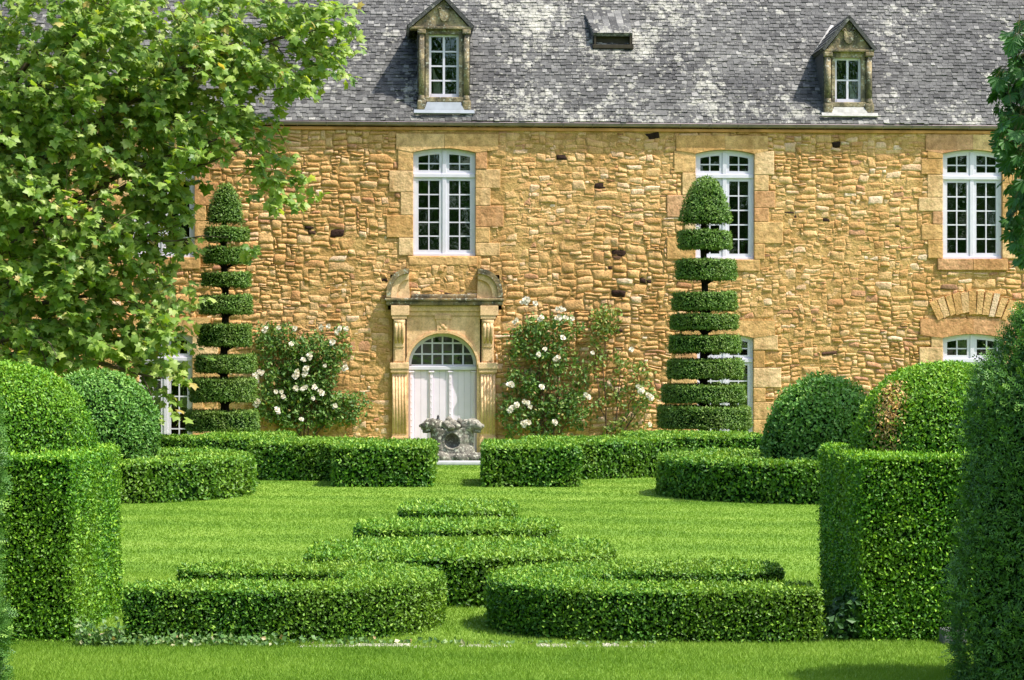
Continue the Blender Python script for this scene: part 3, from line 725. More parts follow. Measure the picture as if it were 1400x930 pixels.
# dormers
DL = ['left dormer window with eight panes under a lichened stone gable', 'smaller right dormer with four panes and a shield on its gable']
for d, lb in zip(dorm, DL):
    yF, l, r_, zb, za, c = d['yF'], d['l'], d['r'], d['zb'], d['za'], d['c']
    wl_, wr_, wt_, wb_, base = d['wl'], d['wr'], d['wt'], d['wb'], d['base']
    ol, orr = l+.16, r_-.06                          # outer faces of the pilasters
    ol = wl_-(orr-wr_); 
    dm = MB()
    dm.box(wl_-.07, wl_, yF-.02, yF+.25, wb_, wt_, rnd=.9); dm.box(wr_, wr_+.07, yF-.02, yF+.25, wb_, wt_, rnd=.9)
    dm.box(wl_-.07, wr_+.07, yF-.02, yF+.25, wt_+.002, zb-.06, rnd=.95)
    dm.box(ol+.02, wl_-.072, yF+.0, yF+.3, base, zb-.062, rnd=.3); dm.box(wr_+.072, orr-.02, yF+.0, yF+.3, base, zb-.062, rnd=.3)
    dm.box(wl_-.10, wr_+.10, yF-.07, yF+.2, wb_-.12, wb_-.003, rnd=.5, bev=.02)
    # gable stone and its raking mouldings
    gx0, gx1 = l+.05, r_-.05
    dm.prism([(gx0+.06, zb), (gx1-.06, zb), (c, za-.10)], yF-.045, yF+.3, 0, .6)
    dm.box(gx0, gx1, yF-.10, yF+.2, zb-.06, zb-.002, rnd=.2, bev=.015)
    dmo = dm.build('dormer', M['dormerstone'], house); dmo['label'] = lb
    for s in (-1, 1):
        p = MB(); x = (ol+wl_-.07)/2 if s < 0 else (orr+wr_+.07)/2; hw_ = (wl_-.07-ol)/2
        p.tube([(x, yF-.035, base+.32), (x, yF-.035, zb-.16)], [hw_*.72, hw_*.66], 12, rnd=.7)
        p.box(x-hw_, x+hw_, yF-.12, yF+.02, zb-.16, zb-.063, bev=.02, rnd=.5); p.box(x-hw_*1.1, x+hw_*1.1, yF-.14, yF+.05, base-.02, base+.22, bev=.045, rnd=.1)
        p.tube([(x, yF-.035, base+.20), (x, yF-.035, base+.27), (x, yF-.035, base+.33)], [hw_*1.05, hw_*.8, hw_*.7], 12, rnd=.2)
        p.build('pilaster', M['dormerstone'], dmo)
    # relief on the gable: shield with scrolls
    cr = MB(); zc_ = zb+(za-zb)*.36; sc_ = (za-zb)/.75
    sh = [(-.11, .10), (-.05, .13), (0, .11), (.05, .13), (.11, .10), (.10, -.06), (.05, -.13), (0, -.15), (-.05, -.13), (-.10, -.06)]
    cr.prism([(c+a*sc_, zc_+b*sc_) for a, b in sh], yF-.085, yF-.03, 0, .9)
    for s in (-1, 1):
        cr.tube([(c+s*(.10+.05*math.cos(q)*(1-q/8))*sc_, yF-.07, zc_+(.14+.05*math.sin(q)*(1-q/8))*sc_) for q in np.linspace(0, 6, 14)], .018*sc_, 6, rnd=.2)
    cr.build('carved_shield', M['dormerstone'], dmo)
    # roof of the dormer
    dy = lambda z: YR+(z-ZR)/math.tan(PA)+.03
    ovl = .04; rr2 = MB(); zl = zb+.0
    for s in (-1, 1):
        e = l if s < 0 else r_
        front = yF-.12
        a0 = np.array([e, front, zl]); a1 = np.array([c, front, za]); b0 = np.array([e, dy(zl), zl]); b1 = np.array([c, dy(za), za])
        n_ = np.cross(a1-a0, b0-a0); n_ /= np.linalg.norm(n_); n_ = n_*(1 if n_[2] > 0 else -1)
        q = [a0, a1, b1, b0]; rr2.add(q+[x-n_*.06 for x in q], [(0, 1, 2, 3), (4, 5, 1, 0), (7, 4, 0, 3), (4, 7, 6, 5)], 0, .25)
        for k in range(6):
            for m_ in range(6):
                f0, f1 = k/6, (k+1.25)/6; 
                P = lambda f, h: (a0*(1-f)+a1*f)*(1-h)+(b0*(1-f)+b1*f)*h
                h0, h1 = m_/6+.004, (m_+.97)/6
                if f1 > 1: f1 = 1
                t4 = [P(f0, h0)+n_*.025, P(f0, h1)+n_*.025, P(f1, h1)+n_*.008, P(f1, h0)+n_*.008]
                rr2.add(t4+[x-n_*.012 for x in t4], [(0, 1, 2, 3), (4, 5, 1, 0), (5, 6, 2, 1), (7, 4, 0, 3)], 0, rg.uniform(.1, .7))
    rr2.build('dormer_roof', M['slate'], dmo)
    fl2 = MB()                                       # white mortar fillet where the dormer roof meets the slates, left side
    fl2.tube([(l-.03, dy(zl)-.03, zl-.03), ((l+c)/2, dy((zl+za)/2)-.03, (zl+za)/2), (c, dy(za)-.03, za+.01)], [.035, .05, .06], 6)
    fl2.build('mortar_fillet', M['mortar_white'], dmo)
    for x, s in ((ol+.02, -1), (orr-.02, 1)):
        ck = MB()
        zt3 = zb-.01; ck.prism([(0, 0), (1, 0), (1, 1)], 0, 1) if False else None
        P3 = [(x, yF+.02, base-.15), (x, yF+.02, zt3), (x, dy(zt3), zt3)]
        ck.add(P3+[(x-s*.05, b, e) for _, b, e in P3], [(0, 1, 2), (5, 4, 3), (0, 3, 4, 1), (1, 4, 5, 2)], 0, .15)
        for k in range(9):                           # slate hung cheeks with pale stepped edges
            zz = base+.02+(zt3-base-.1)*k/9; y1 = max(yF+.05, dy(zz))
            ck.box(*sorted((x+s*.001, x+s*.02)), yF+.03, y1+.10, zz, zz+.14, rnd=rg.uniform(.05, .4))
        ck.build('dormer_cheek', M['slate'], dmo)
    wj = MB(); yw = yF+.06; fr = .05; mu = .032
    wj.box(wl_, wl_+fr, yw, yw+.07, wb_, wt_); wj.box(wr_-fr, wr_, yw, yw+.07, wb_, wt_); wj.box(wl_+fr, wr_-fr, yw+.001, yw+.07, wt_-fr, wt_); wj.box(wl_+fr, wr_-fr, yw-.01, yw+.07, wb_, wb_+fr*1.5)
    wj.box(c-.024, c+.024, yw+.002, yw+.06, wb_+fr*1.4, wt_-fr+.002)
    for k in range(1, d['rows']):
        zz = wb_+fr+(wt_-wb_-2*fr)*k/d['rows']; wj.box(wl_+fr-.002, wr_-fr+.002, yw+.01, yw+.05, zz-mu/2, zz+mu/2)
    fo2 = wj.build('window_frame', M['white'], dmo)
    gg = MB(); gg.add([(wl_+.02, yw+.03, wb_+.02), (wr_-.02, yw+.03, wb_+.02), (wr_-.02, yw+.032, wt_-.02), (wl_+.02, yw+.032, wt_-.02)], [(0, 1, 2, 3)]); gg.build('pane', M['glass'], dmo)
    rm = MB(); v = [(x, y, z) for x in (wl_-.02, wr_+.02) for y in (yw+.14, yw+.9) for z in (wb_-.02, wt_+.04)]
    rm.add(v, [(0, 1, 3, 2), (4, 6, 7, 5), (2, 3, 7, 6), (0, 2, 6, 4), (1, 5, 7, 3)]); rm.build('interior', M['room'], dmo)
    ap = MB(); q = [(wl_-.04, yF-.085, wb_-.115), (wr_+.04, yF-.085, wb_-.115), (wr_+.10, yF-.16, base+.01), (wl_-.10, yF-.16, base+.01)]
    q2 = [(wl_-.32, yF-.165, base+.008), (wr_+.32, yF-.165, base+.008), (wr_+.32, yF-.215, base-.065), (wl_-.32, yF-.215, base-.065)]
    for qq in (q, q2): ap.add(qq+[(a, b+.03, e-.02) for a, b, e in qq], [(3, 2, 1, 0), (3, 7, 6, 2), (0, 3, 7, 4), (1, 2, 6, 5)], 0, .5)
    ap.build('flashing', M['lead'] if d is dorm[0] else M['mortar_white'], dmo)

# pale bird figurines standing behind the dormer panes
def figurine(d, fx, h, label):
    loc_u = d['wl']+(d['wr']-d['wl'])*fx; y = d['yF']+.28; z = d['wb']+.02
    p = np.array([OX, OY])+loc_u*UA+y*NA
    m = MB(); s = h/.5
    m.tube([(.0, 0, 0), (.01*s, 0, .02*s), (.0, 0, .10*s), (-.005*s, 0, .2*s), (-.03*s, 0, .30*s), (-.055*s, 0, .38*s), (-.07*s, 0, .44*s), (-.085*s, 0, .465*s), (-.10*s, 0, .47*s), (-.16*s, 0, .455*s)],
           [.075*s, .08*s, .085*s, .08*s, .055*s, .03*s, .026*s, .034*s, .03*s, .005*s], 10)
    m.tube([(.03*s, 0, .22*s), (.075*s, 0, .14*s), (.10*s, 0, .04*s)], [.02*s, .05*s, .012*s], 8)
    o = m.build('bird_figurine', plain('pale_plaster', (.55, .52, .45), .7, .2)); o.location = (p[0], p[1], z); o.rotation_euler = (0, 0, TH)
    tag(o, label, 'figurine', 'bird figurines behind dormer panes')
figurine(dorm[0], .30, .62, 'pale figurine behind the lower left panes of the larger dormer')
figurine(dorm[1], .76, .50, 'pale bird figurine behind the lower right pane of the smaller dormer')

# ------------------------------------------------------------------ foliage tools
def tri_sample(mb, density, weight=None):
    V, fl, sz = mb.arrays(); st = np.concatenate([[0], np.cumsum(sz)[:-1]])
    T = []
    for k in range(1, int(sz.max())-1):
        ok = sz > k+1; T.append(np.stack([fl[st[ok]], fl[st[ok]+k], fl[st[ok]+k+1]], 1))
    T = np.concatenate(T); A, B, Cc = V[T[:, 0]], V[T[:, 1]], V[T[:, 2]]
    nr = np.cross(B-A, Cc-A); ar = np.linalg.norm(nr, axis=1)/2; good = ar > 1e-9
    A, B, Cc, nr, ar = A[good], B[good], Cc[good], nr[good], ar[good]; nr = nr/(2*ar[:, None])
    dn = density*np.ones(len(ar))
    if weight is not None: dn = dn*weight(nr, (A+B+Cc)/3)
    cnt = RNG.poisson(ar*dn); idx = np.repeat(np.arange(len(ar)), cnt)
    a = RNG.random(len(idx)); b = RNG.random(len(idx)); fl_ = a+b > 1; a[fl_] = 1-a[fl_]; b[fl_] = 1-b[fl_]
    return A[idx]+(B-A)[idx]*a[:, None]+(Cc-A)[idx]*b[:, None], nr[idx]
def unit(a): return a/np.maximum(1e-9, np.linalg.norm(a, axis=1))[:, None]
def leaves(mb, P, Nn, size, wid=.55, out=.6, jit=.75, mat=0, up=.25, fold=.25, rnd=None, sizevar=.3, face=.42):
    """one small pointed leaf (two triangles folded on the midrib) per point"""
    n = len(P)
    if n == 0: return
    d = unit(Nn*out*.55+RNG.normal(size=(n, 3))*jit+np.array([0, 0, up]))          # along the leaf
    fn = unit(Nn*.9+RNG.normal(size=(n, 3))*face+np.array([0, 0, .15]))          # blade turned towards the light side of the hedge
    t = unit(np.cross(fn, d)+RNG.normal(size=(n, 3))*.12); nn = np.cross(d, t)
    L = size*RNG.uniform(1-sizevar, 1+sizevar, n)[:, None]; w_ = L*wid/2
    v0 = P-d*L*.35; v1 = P+t*w_+nn*w_*fold; v2 = P+d*L*.65; v3 = P-t*w_+nn*w_*fold
    V = np.stack([v0, v1, v2, v3], 1).reshape(-1, 3); Fc = np.arange(n*4).reshape(n, 4)
    mb.add(V, Fc, mat, np.clip(RNG.normal(.45, .24, n), 0, 1) if rnd is None else rnd)
def seen(nr, c):                                     # thin out what faces away from the lawn side
    return np.where(nr[:, 1] > .35, .30, 1.)*np.where(nr[:, 2] < .5, .80, 1.)*np.where(nr[:, 2] < -.5, .3, 1.)

def sweep(path, width, h, r=.06, closed=False, ends=True, z0=0.):
    """hedge body: rounded rectangle section swept along a plan path"""
    P = np.array(path, float); n = len(P); W_ = np.full(n, width, float) if np.isscalar(width) else np.array(width, float)
    m = MB(); rows = []
    for i in range(n):
        a = P[(i-1) % n] if closed or i > 0 else P[0]; b = P[(i+1) % n] if closed or i < n-1 else P[-1]
        t = (b-a)/np.linalg.norm(b-a); s = np.array([t[1], -t[0]]); hw = W_[i]/2; rr = min(r, hw*.9)
        sec = [(-hw, z0), (-hw, z0+(h-z0)*.5), (-hw, h-rr), (-hw+rr*.3, h-rr*.3), (-hw+rr, h), (0, h), (hw-rr, h), (hw-rr*.3, h-rr*.3), (hw, h-rr), (hw, z0+(h-z0)*.5), (hw, z0)]
        rows.append([(*(P[i]+s*o), z) for o, z in sec])
    k = len(rows[0]); V = np.array(rows).reshape(-1, 3)
    f = [(i*k+j, ((i+1) % n)*k+j, ((i+1) % n)*k+j+1, i*k+j+1) for i in range(n if closed else n-1) for j in range(k-1)]
    if not closed: f += [list(range(k)), list(range((n-1)*k, n*k))[::-1]]
    m.add(V, f); return m
def orient(m):
    """flip faces so that normals point outwards, via bmesh"""
    V, fl, sz = m.arrays(); bm = bmesh.new(); vs = [bm.verts.new(v) for v in V]; o = 0
    for s in sz:
        try: bm.faces.new([vs[i] for i in fl[o:o+s]])
        except ValueError: pass
        o += s
    bmesh.ops.remove_doubles(bm, verts=bm.verts[:], dist=1e-5)
    bmesh.ops.recalc_face_normals(bm, faces=bm.faces[:]); bm.normal_update(); return bm
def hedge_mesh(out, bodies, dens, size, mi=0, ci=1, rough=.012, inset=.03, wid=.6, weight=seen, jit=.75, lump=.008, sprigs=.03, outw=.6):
    for m in bodies:
        bm = orient(m); q = MB(); 
        bm2 = bm.copy(); bm2.normal_update()
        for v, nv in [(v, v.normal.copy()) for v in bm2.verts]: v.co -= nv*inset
        q.bm(bm)
        P, Nn = tri_sample(q, dens, weight)
        off = RNG.normal(0, rough, len(P)) - .010 + lump*nz(P, 5.5, 8)+lump*.8*nz(P, 14, 9)
        P2 = P+Nn*off[:, None]
        ok = P2[:, 2] > .005; top_tone = np.clip(RNG.normal(.36, .23, len(P)), 0, 1)+.42*np.clip(Nn[:, 2]-.3, 0, .6)/.6*RNG.random(len(P))**.6      # tops paler, sides darker: fresh shoots, plus sun and shade put into colour
        leaves(out, P2[ok], Nn[ok], size, wid, mat=mi, jit=jit, out=outw, rnd=np.clip(top_tone[ok], 0, 1))
        k = RNG.random(len(P)) < sprigs               # stray shoots standing a little proud
        P3 = P[k]+Nn[k]*RNG.uniform(.01, .035, k.sum())[:, None]; leaves(out, P3, Nn[k]+[0, 0, .6], size*1.05, wid*.8, mat=mi, jit=.4, rnd=RNG.uniform(.6, 1, k.sum()))
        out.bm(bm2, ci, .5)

def straight(p0, p1, width, steps=8, rnd_end=.10):
    p0, p1 = np.array(p0, float), np.array(p1, float); L = np.linalg.norm(p1-p0)
    f = [0, rnd_end*.3/L, rnd_end/L]+list(np.linspace(0, 1, steps)[1:-1])+[1-rnd_end/L, 1-rnd_end*.3/L, 1]
    f = sorted(f); wd = []
    for x in f:
        e = min(x, 1-x)*L
        wd.append(width-2*rnd_end*(1-math.sqrt(max(0, 1-(1-min(1, e/rnd_end))**2))) if e < rnd_end else width)
    return [p0+(p1-p0)*x for x in f], wd

def hedge(name, bodies, dens, size, mats, label, group, loc, **kw):
    o = MB(); hedge_mesh(o, bodies, dens, size, **kw)
    ob = o.build(name, mats, None, loc); return tag(ob, label, 'hedge', group)
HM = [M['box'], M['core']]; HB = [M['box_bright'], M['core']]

# ---- low box hedges at the front: two hooked ones and three bars behind
def hook(xend, xturn, y0, y1, wd, xin, nseg=9):
    """U seen in plan: front arm from xend to the turn, round end, back arm back to xin"""
    s = 1 if xturn > xend else -1; rc = (y1-y0)/2; yc = (y0+y1)/2
    pth = [(xend, y0), (xend+s*.1, y0)]
    for f in np.linspace(.15, 1, 7): pth.append((xend+(xturn-s*rc-xend)*f, y0))
    for k in range(1, nseg): a = -math.pi/2+math.pi*k/nseg; pth.append((xturn-s*rc+s*rc*math.cos(a), yc+rc*math.sin(a)))
    for f in np.linspace(0, 1, 6): pth.append((xturn-s*rc+(xin-xturn+s*rc)*f, y1))
    n_ = len(pth); w_ = [wd+(.28 if i > 17 else .28*max(0, i-8)/9) for i in range(n_)]; w_[-1] = wd*.7
    return sweep(pth, w_, .37, .025)
hL = hook(-2.72, -.50-.36, 15.32, 16.74, .56, -2.58); hR = hook(2.17, -.20+.36, 15.28, 16.70, .56, 2.08)
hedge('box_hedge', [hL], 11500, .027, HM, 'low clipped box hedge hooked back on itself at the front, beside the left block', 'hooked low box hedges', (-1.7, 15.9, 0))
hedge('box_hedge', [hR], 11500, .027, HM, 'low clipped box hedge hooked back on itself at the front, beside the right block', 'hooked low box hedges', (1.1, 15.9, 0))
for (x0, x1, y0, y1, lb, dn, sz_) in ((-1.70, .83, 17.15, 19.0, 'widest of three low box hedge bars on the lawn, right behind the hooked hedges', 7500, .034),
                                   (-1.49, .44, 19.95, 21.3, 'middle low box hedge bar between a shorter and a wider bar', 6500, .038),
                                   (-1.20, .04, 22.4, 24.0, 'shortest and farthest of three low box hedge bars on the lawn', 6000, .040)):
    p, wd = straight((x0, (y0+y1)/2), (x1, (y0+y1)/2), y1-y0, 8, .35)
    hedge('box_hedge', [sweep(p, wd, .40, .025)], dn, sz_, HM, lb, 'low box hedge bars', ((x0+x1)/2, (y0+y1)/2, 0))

# ---- mid-lawn hedges: ring hedges round the box domes
def ring(cx, cy, ro, ri, h, a0=None, a1=None):
    n = 40; rm = (ro+ri)/2
    if a0 is None: return sweep([(cx+rm*math.cos(2*math.pi*k/n), cy+rm*math.sin(2*math.pi*k/n)) for k in range(n)], ro-ri, h, .035, True)
    return sweep([(cx+rm*math.cos(a0+(a1-a0)*k/n), cy+rm*math.sin(a0+(a1-a0)*k/n)) for k in range(n+1)], ro-ri, h, .07)
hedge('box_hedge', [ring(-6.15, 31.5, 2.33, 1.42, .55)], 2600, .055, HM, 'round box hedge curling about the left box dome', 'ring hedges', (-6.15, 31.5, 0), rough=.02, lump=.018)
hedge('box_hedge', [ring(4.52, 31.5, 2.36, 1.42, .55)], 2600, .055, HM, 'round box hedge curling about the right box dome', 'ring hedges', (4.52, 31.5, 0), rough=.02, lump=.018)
def dome_body(c, r, h, flat=1.0, z0=0., n=36, k=14, pw=1.0):
    prof = [(r*.93, z0)] if z0 == 0 else []
    zc = z0+(h-z0)*.38 if z0 == 0 else z0
    if z0 == 0: prof += [(r*.985, zc*.5)]
    for i in range(k+1):
        a = i/k*math.pi/2; prof.append((max(.004, r*math.cos(a)**pw), zc+(h-zc)*math.sin(a)))
    m = MB(); m.lathe(prof, (c[0], c[1], 0), n); 
    return m
SB = [M['box_blue'], M['core']]
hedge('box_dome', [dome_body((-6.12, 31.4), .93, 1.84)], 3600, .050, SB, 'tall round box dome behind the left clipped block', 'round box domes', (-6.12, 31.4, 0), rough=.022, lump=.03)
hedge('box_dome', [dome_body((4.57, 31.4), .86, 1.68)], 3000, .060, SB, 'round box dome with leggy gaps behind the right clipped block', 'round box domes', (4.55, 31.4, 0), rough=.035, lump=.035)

# ---- stepped hedges before the facade
def blk(px0, px1, d0, d1, h, sh=0.):
    a, b = (px0-CX)*d0/F, (px1-CX)*d0/F; p, wd = straight((a, (d0+d1)/2), (b, (d0+d1)/2+sh), d1-d0, 8, .07); return sweep(p, wd, h, .03)
for (bl, lb, lx) in (([blk(660, 791, 33.2, 35.3, .62), blk(752, 886, 35.1, 37.4, .60, .8), blk(868, 1050, 37.8, 40.2, .60, .3)], 'long stepped box hedge right of the stone fountain', 1.9),
                     ([blk(455, 589, 33.2, 35.3, .62), blk(363, 490, 35.1, 37.4, .60, -.4), blk(262, 385, 36.6, 39.2, .62, 0.), blk(180, 268, 39.4, 40.6, .52)], 'long stepped box hedge left of the stone fountain', -3.6)):
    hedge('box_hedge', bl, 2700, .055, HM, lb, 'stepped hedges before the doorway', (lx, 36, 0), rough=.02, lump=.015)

# ---- big clipped blocks with domes, front left and right
for (x0, x1, lb, brown) in ((-4.62, -3.10, 'tall clipped box block with a plain green dome on top, left foreground', False), (2.45, 4.10, 'tall clipped box block with a brown-scorched dome on top, right foreground', True)):
    cx_ = (x0+x1)/2; root = empty('clipped_block', (cx_, 16.0, 0), lb, 'topiary', 'domed box blocks')
    p, wd = straight((cx_-cx_, -.92), (0, 1.0), x1-x0, 6, .03)
    body = sweep(p, wd, 1.30, .03)
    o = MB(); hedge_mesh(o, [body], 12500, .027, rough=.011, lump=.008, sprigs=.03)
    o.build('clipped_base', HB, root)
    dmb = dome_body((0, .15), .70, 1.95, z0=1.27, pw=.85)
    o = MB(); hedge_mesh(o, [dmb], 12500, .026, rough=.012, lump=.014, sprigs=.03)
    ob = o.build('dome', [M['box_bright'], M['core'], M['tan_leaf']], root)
    if brown:                                        # dead twigs on the dome's left shoulder
        me = ob.data; nf = len(me.polygons); ce = np.empty(nf*3, np.float32); me.polygons.foreach_get('center', ce); ce = ce.reshape(-1, 3)
        mi = np.empty(nf, np.int32); me.polygons.foreach_get('material_index', mi)
        az = np.arctan2(ce[:, 1]-.15, ce[:, 0]); 
        f = np.exp(-((ce[:, 0]+.50)/.13)**2-((ce[:, 1]+.16)/.26)**2)*(1.05+.5*nz(ce.astype(float), 7, 12))*np.clip((1.88-ce[:, 2])/.06, 0, 1)
        s = (RNG.random(nf) < np.clip(f*1.1-.28, 0, .8)) & (mi == 0); mi[s] = 2; me.polygons.foreach_set('material_index', mi)

# ---- near dark conifers at the frame's edges
def spray(mb, P, Nn, size, mat=0):
    """feathery flat sprays: a rib with leaflets"""
    n = len(P); d = unit(Nn*.7+RNG.normal(size=(n, 3))*.45+np.array([0, 0, .25])); t = unit(np.cross(d, RNG.normal(size=(n, 3))))
    L = size*RNG.uniform(.7, 1.4, n)[:, None]; r = np.clip(RNG.normal(.4, .25, n), 0, 1)
    for k in range(4):
        for s in (-1, 1):
            b = P+d*L*(k*.24); e = b+(d*.55+t*s*.75)*L*(.42-.07*k); q = unit(np.cross(d, t))*L*.02
            w_ = d*L*.085
            V = np.stack([b, b+(e-b)*.5+w_, e, b+(e-b)*.5-w_+q], 1).reshape(-1, 3); mb.add(V, np.arange(n*4).reshape(n, 4), mat, np.clip(r+k*.06, 0, 1))
def conifer(px, d, r, prof, label, cat, name):
    x = (px-CX)*d/F; root = empty(name, (x, d, 0), label, cat)
    m = MB(); m.lathe(prof, (0, 0, 0), 30); q = MB(); bm = orient(m); q.bm(bm.copy())
    wgt = lambda nr, c: np.where((nr[:, 1] < .45), 1., .15)
    P, Nn = tri_sample(q, 3600, lambda nr, c: wgt(nr, c)*np.where((c[:, 0] > -.33) | (x < 0), 1., .12)); o = MB(); lo = .03*nz(P, 4.2, 31)+.022*nz(P, 11, 32); P = P+Nn*(lo+RNG.normal(.0, .022, len(P)))[:, None]
    spray(o, P, Nn, .062)
    P, Nn = tri_sample(q, 11000, wgt); lo = .03*nz(P, 4.2, 31)+.022*nz(P, 11, 32); P = P+Nn*(lo+RNG.normal(-.03, .02, len(P)))[:, None]
    leaves(o, P, Nn, .030, .35)
    for v, nv in [(v, v.normal.copy()) for v in bm.verts]: v.co -= nv*.10
    o.bm(bm, 1, .5); o.build('foliage', [M['yew_dark'], M['core']], root)
    t = MB(); t.tube([(0, 0, 0), (0, 0, .6)], [.09, .07], 8); t.build('trunk', M['darkbark'], root)
conifer(1461, 12.9, .62, [(.655, 0.02), (.665, .3), (.65, .9), (.625, 1.5), (.61, 1.78), (.575, 1.86), (.44, 2.03), (.30, 2.21), (.14, 2.38), (.01, 2.46)], 'dark clipped cypress cone cut by the right edge of the view', 'conifer', 'clipped_cypress')
conifer(-142, 12.75, .6, [(.60, .02), (.61, .3), (.585, .9), (.575, 1.4), (.56, 1.75), (.46, 1.95), (.2, 2.1), (.01, 2.15)], 'clipped cypress of which a thin strip shows along the left edge', 'conifer', 'clipped_cypress')

# ---- tiered topiary yews
def tiered(pc, d, tiers, cap, label):
    s = d/F; x = (pc-CX)*s
    root = empty('tiered_topiary', (x, d, 0), label, 'topiary', 'tiered disc topiaries')
    zz = lambda py: EYE-(py-HZ)*s
    t = MB(); nT = 14; ztop = zz(cap[1])+.2
    t.tube([(.02*math.sin(k*.9), .02*math.cos(k*1.3), ztop*k/nT) for k in range(nT+1)], [.09-.035*k/nT for k in range(nT+1)], 9); t.build('trunk', M['darkbark'], root)
    rg2 = random.Random(pc)
    for (a, b, l, r_) in tiers:
        z1, z0 = zz(a)-.008, zz(b)+.028; R0 = (r_-l)/2*s-.012; ox = ((l+r_)/2-pc)*s; e = .022
        prof = [(.05, z0+.03), (R0*.55, z0+.015), (R0-e*1.3, z0), (R0-e*.4, z0+e*.3), (R0, z0+e), (R0*1.0, (z0+z1)/2), (R0*.99, z1-e), (R0-e*.4, z1-e*.3), (R0-e*1.3, z1), (R0*.5, z1-.01), (.05, z1-.03)]
        m = MB(); m.lathe(prof, (ox, 0, 0), 32)
        o = MB(); hedge_mesh(o, [m], 3000, .050, wid=.38, rough=.017, lump=.02, inset=.04, sprigs=.02, weight=lambda nr, c: np.where(nr[:, 1] > .5, .3, 1.), outw=.45)
        o.build('tier', [M['yew'], M['core']], root)
        br = MB()                                    # a limb or two under each tier
        for k in range(4):
            an = rg2.uniform(0, 6.28); br.tube([(0, 0, z0-.10), (math.cos(an)*.15+ox, math.sin(an)*.15, z0-.01), (math.cos(an)*.3+ox, math.sin(an)*.3, z0+.06)], [.035, .028, .02], 6)
        br.build('branch', M['darkbark'], root)
    a, b, l, r_ = cap; z1, z0 = zz(a), zz(b); R0 = (r_-l)/2*s; H_ = z1-z0
    prof = [(.05, z0+.08), (R0*.6, z0+.02), (R0*.93, z0), (R0, z0+.05*H_), (R0*.95, z0+.22*H_), (R0*.84, z0+.45*H_), (R0*.67, z0+.68*H_), (R0*.46, z0+.86*H_), (R0*.22, z0+.97*H_), (.01, z1)]
    m = MB(); m.lathe(prof, (((l+r_)/2-pc)*s, 0, 0), 32)
    o = MB(); hedge_mesh(o, [m], 3400, .050, wid=.38, rough=.02, lump=.022, inset=.04, outw=.45); o.build('cap', [M['yew'], M['core']], root)
tiered(963, 41.3, [(317, 342, 926, 1001), (356, 384, 922, 1006), (400, 425, 918, 1008), (431, 452, 916, 1010), (459, 483, 913, 1013), (492, 518, 911, 1015), (527, 551, 905, 1020), (556, 586, 899, 1027)], (243, 306, 930, 1000), 'tall tiered topiary of stacked green discs right of the doorway')
tiered(307, 41.3, [(312, 331, 280, 341), (339, 362, 277, 342), (373, 394, 273, 343), (404, 430, 271, 345), (444, 475, 269, 345), (486, 510, 266, 349), (518, 550, 260, 351), (562, 590, 254, 355)], (252, 306, 284, 333), 'tall tiered topiary of stacked discs left of the doorway, its tip among plane leaves')

# ------------------------------------------------------------------ trees
def lobed(mb, P, d, nr, L, mat=0, rnd=None, kind='plane'):
    """palmate leaves: outline in the leaf plane, drooping at the lobes"""
    n = len(P); t = np.cross(nr, d); t = unit(t); nr = np.cross(d, t)
    if kind == 'plane':
        out = [(0, 0), (.30, -.06), (.50, .10), (.36, .26), (.62, .52), (.30, .56), (0, 1.0), (-.30, .56), (-.62, .52), (-.36, .26), (-.50, .10), (-.30, -.06)]
        ctr = (0, .32)
    k = len(out); V = np.empty((n, k+1, 3)); L = L[:, None]
    for i, (a, b) in enumerate(out):
        V[:, i] = P+t*(a*L)+d*(b*L)-nr*(L*.22*(a*a+(b-.3)**2))
    V[:, k] = P+d*(ctr[1]*L)+nr*L*.03
    tri = np.array([(i, (i+1) % k, k) for i in range(k)])
    Fc = (tri[None]+(np.arange(n)*(k+1))[:, None, None]).reshape(-1, 3)
    r = np.clip(RNG.normal(.42, .24, n), 0, 1) if rnd is None else rnd
    mb.add(V.reshape(-1, 3), Fc, mat, np.repeat(r, k))
def sprays(blobs, d0, lm, twigs, per, leafL, rg3, dens=1., seen_lo=.7):
    """hanging leafy twigs filling the blobs (px, py, rx, ry, depth spread, density)"""
    PP, DD, NN, LL = [], [], [], []
    for (bx, by, rx, ry, ds, q) in blobs:
        s = d0/F; nt = int(rx*ry*s*s*math.pi*q*dens*9)
        for _ in range(nt):
            while True:
                a, b = rg3.uniform(-1, 1), rg3.uniform(-1, 1)
                if a*a+b*b < 1: break
            d = d0+rg3.uniform(-ds, ds); p0 = W(bx+a*rx, by+b*ry, d)
            di = np.array([rg3.gauss(.35, .55), rg3.gauss(-.15, .5), rg3.gauss(-.10, .35)]); di /= np.linalg.norm(di)
            L = rg3.uniform(.45, .95); pts = []
            for k in range(6):
                f = k/5; pts.append(p0+di*L*(f-.5)+np.array([0, 0, -.30*L*f*f]))
            twigs.tube(pts, [.008, .007, .006, .005, .004, .003], 4, cap=False)
            for k in range(per):
                f = rg3.random()**.8; i = min(4, int(f*5)); q_ = pts[i]+(pts[i+1]-pts[i])*(f*5-i)
                out = np.array([rg3.gauss(.25, .8), rg3.gauss(-.25, .7), rg3.gauss(-.45, .45)])
                out /= np.linalg.norm(out); st = out*rg3.uniform(.03, .10)
                PP.append(q_+st+np.array([0, 0, .02])); DD.append(out)
                nn = np.array([rg3.gauss(.35, .45), rg3.gauss(-.6, .45), rg3.gauss(.7, .35)]); NN.append(nn); LL.append(rg3.uniform(.65, 1.25)*leafL)
    return np.array(PP), unit(np.array(DD)), unit(np.array(NN)), np.array(LL)
rg3 = random.Random(5)
TD = 38.6
tx, ty, _ = W(-60, 490, TD+.6)
ptree = empty('plane_tree', (tx, ty, 0), 'big plane tree with pale green lobed leaves hanging over the left of the facade', 'tree')
tw = MB()
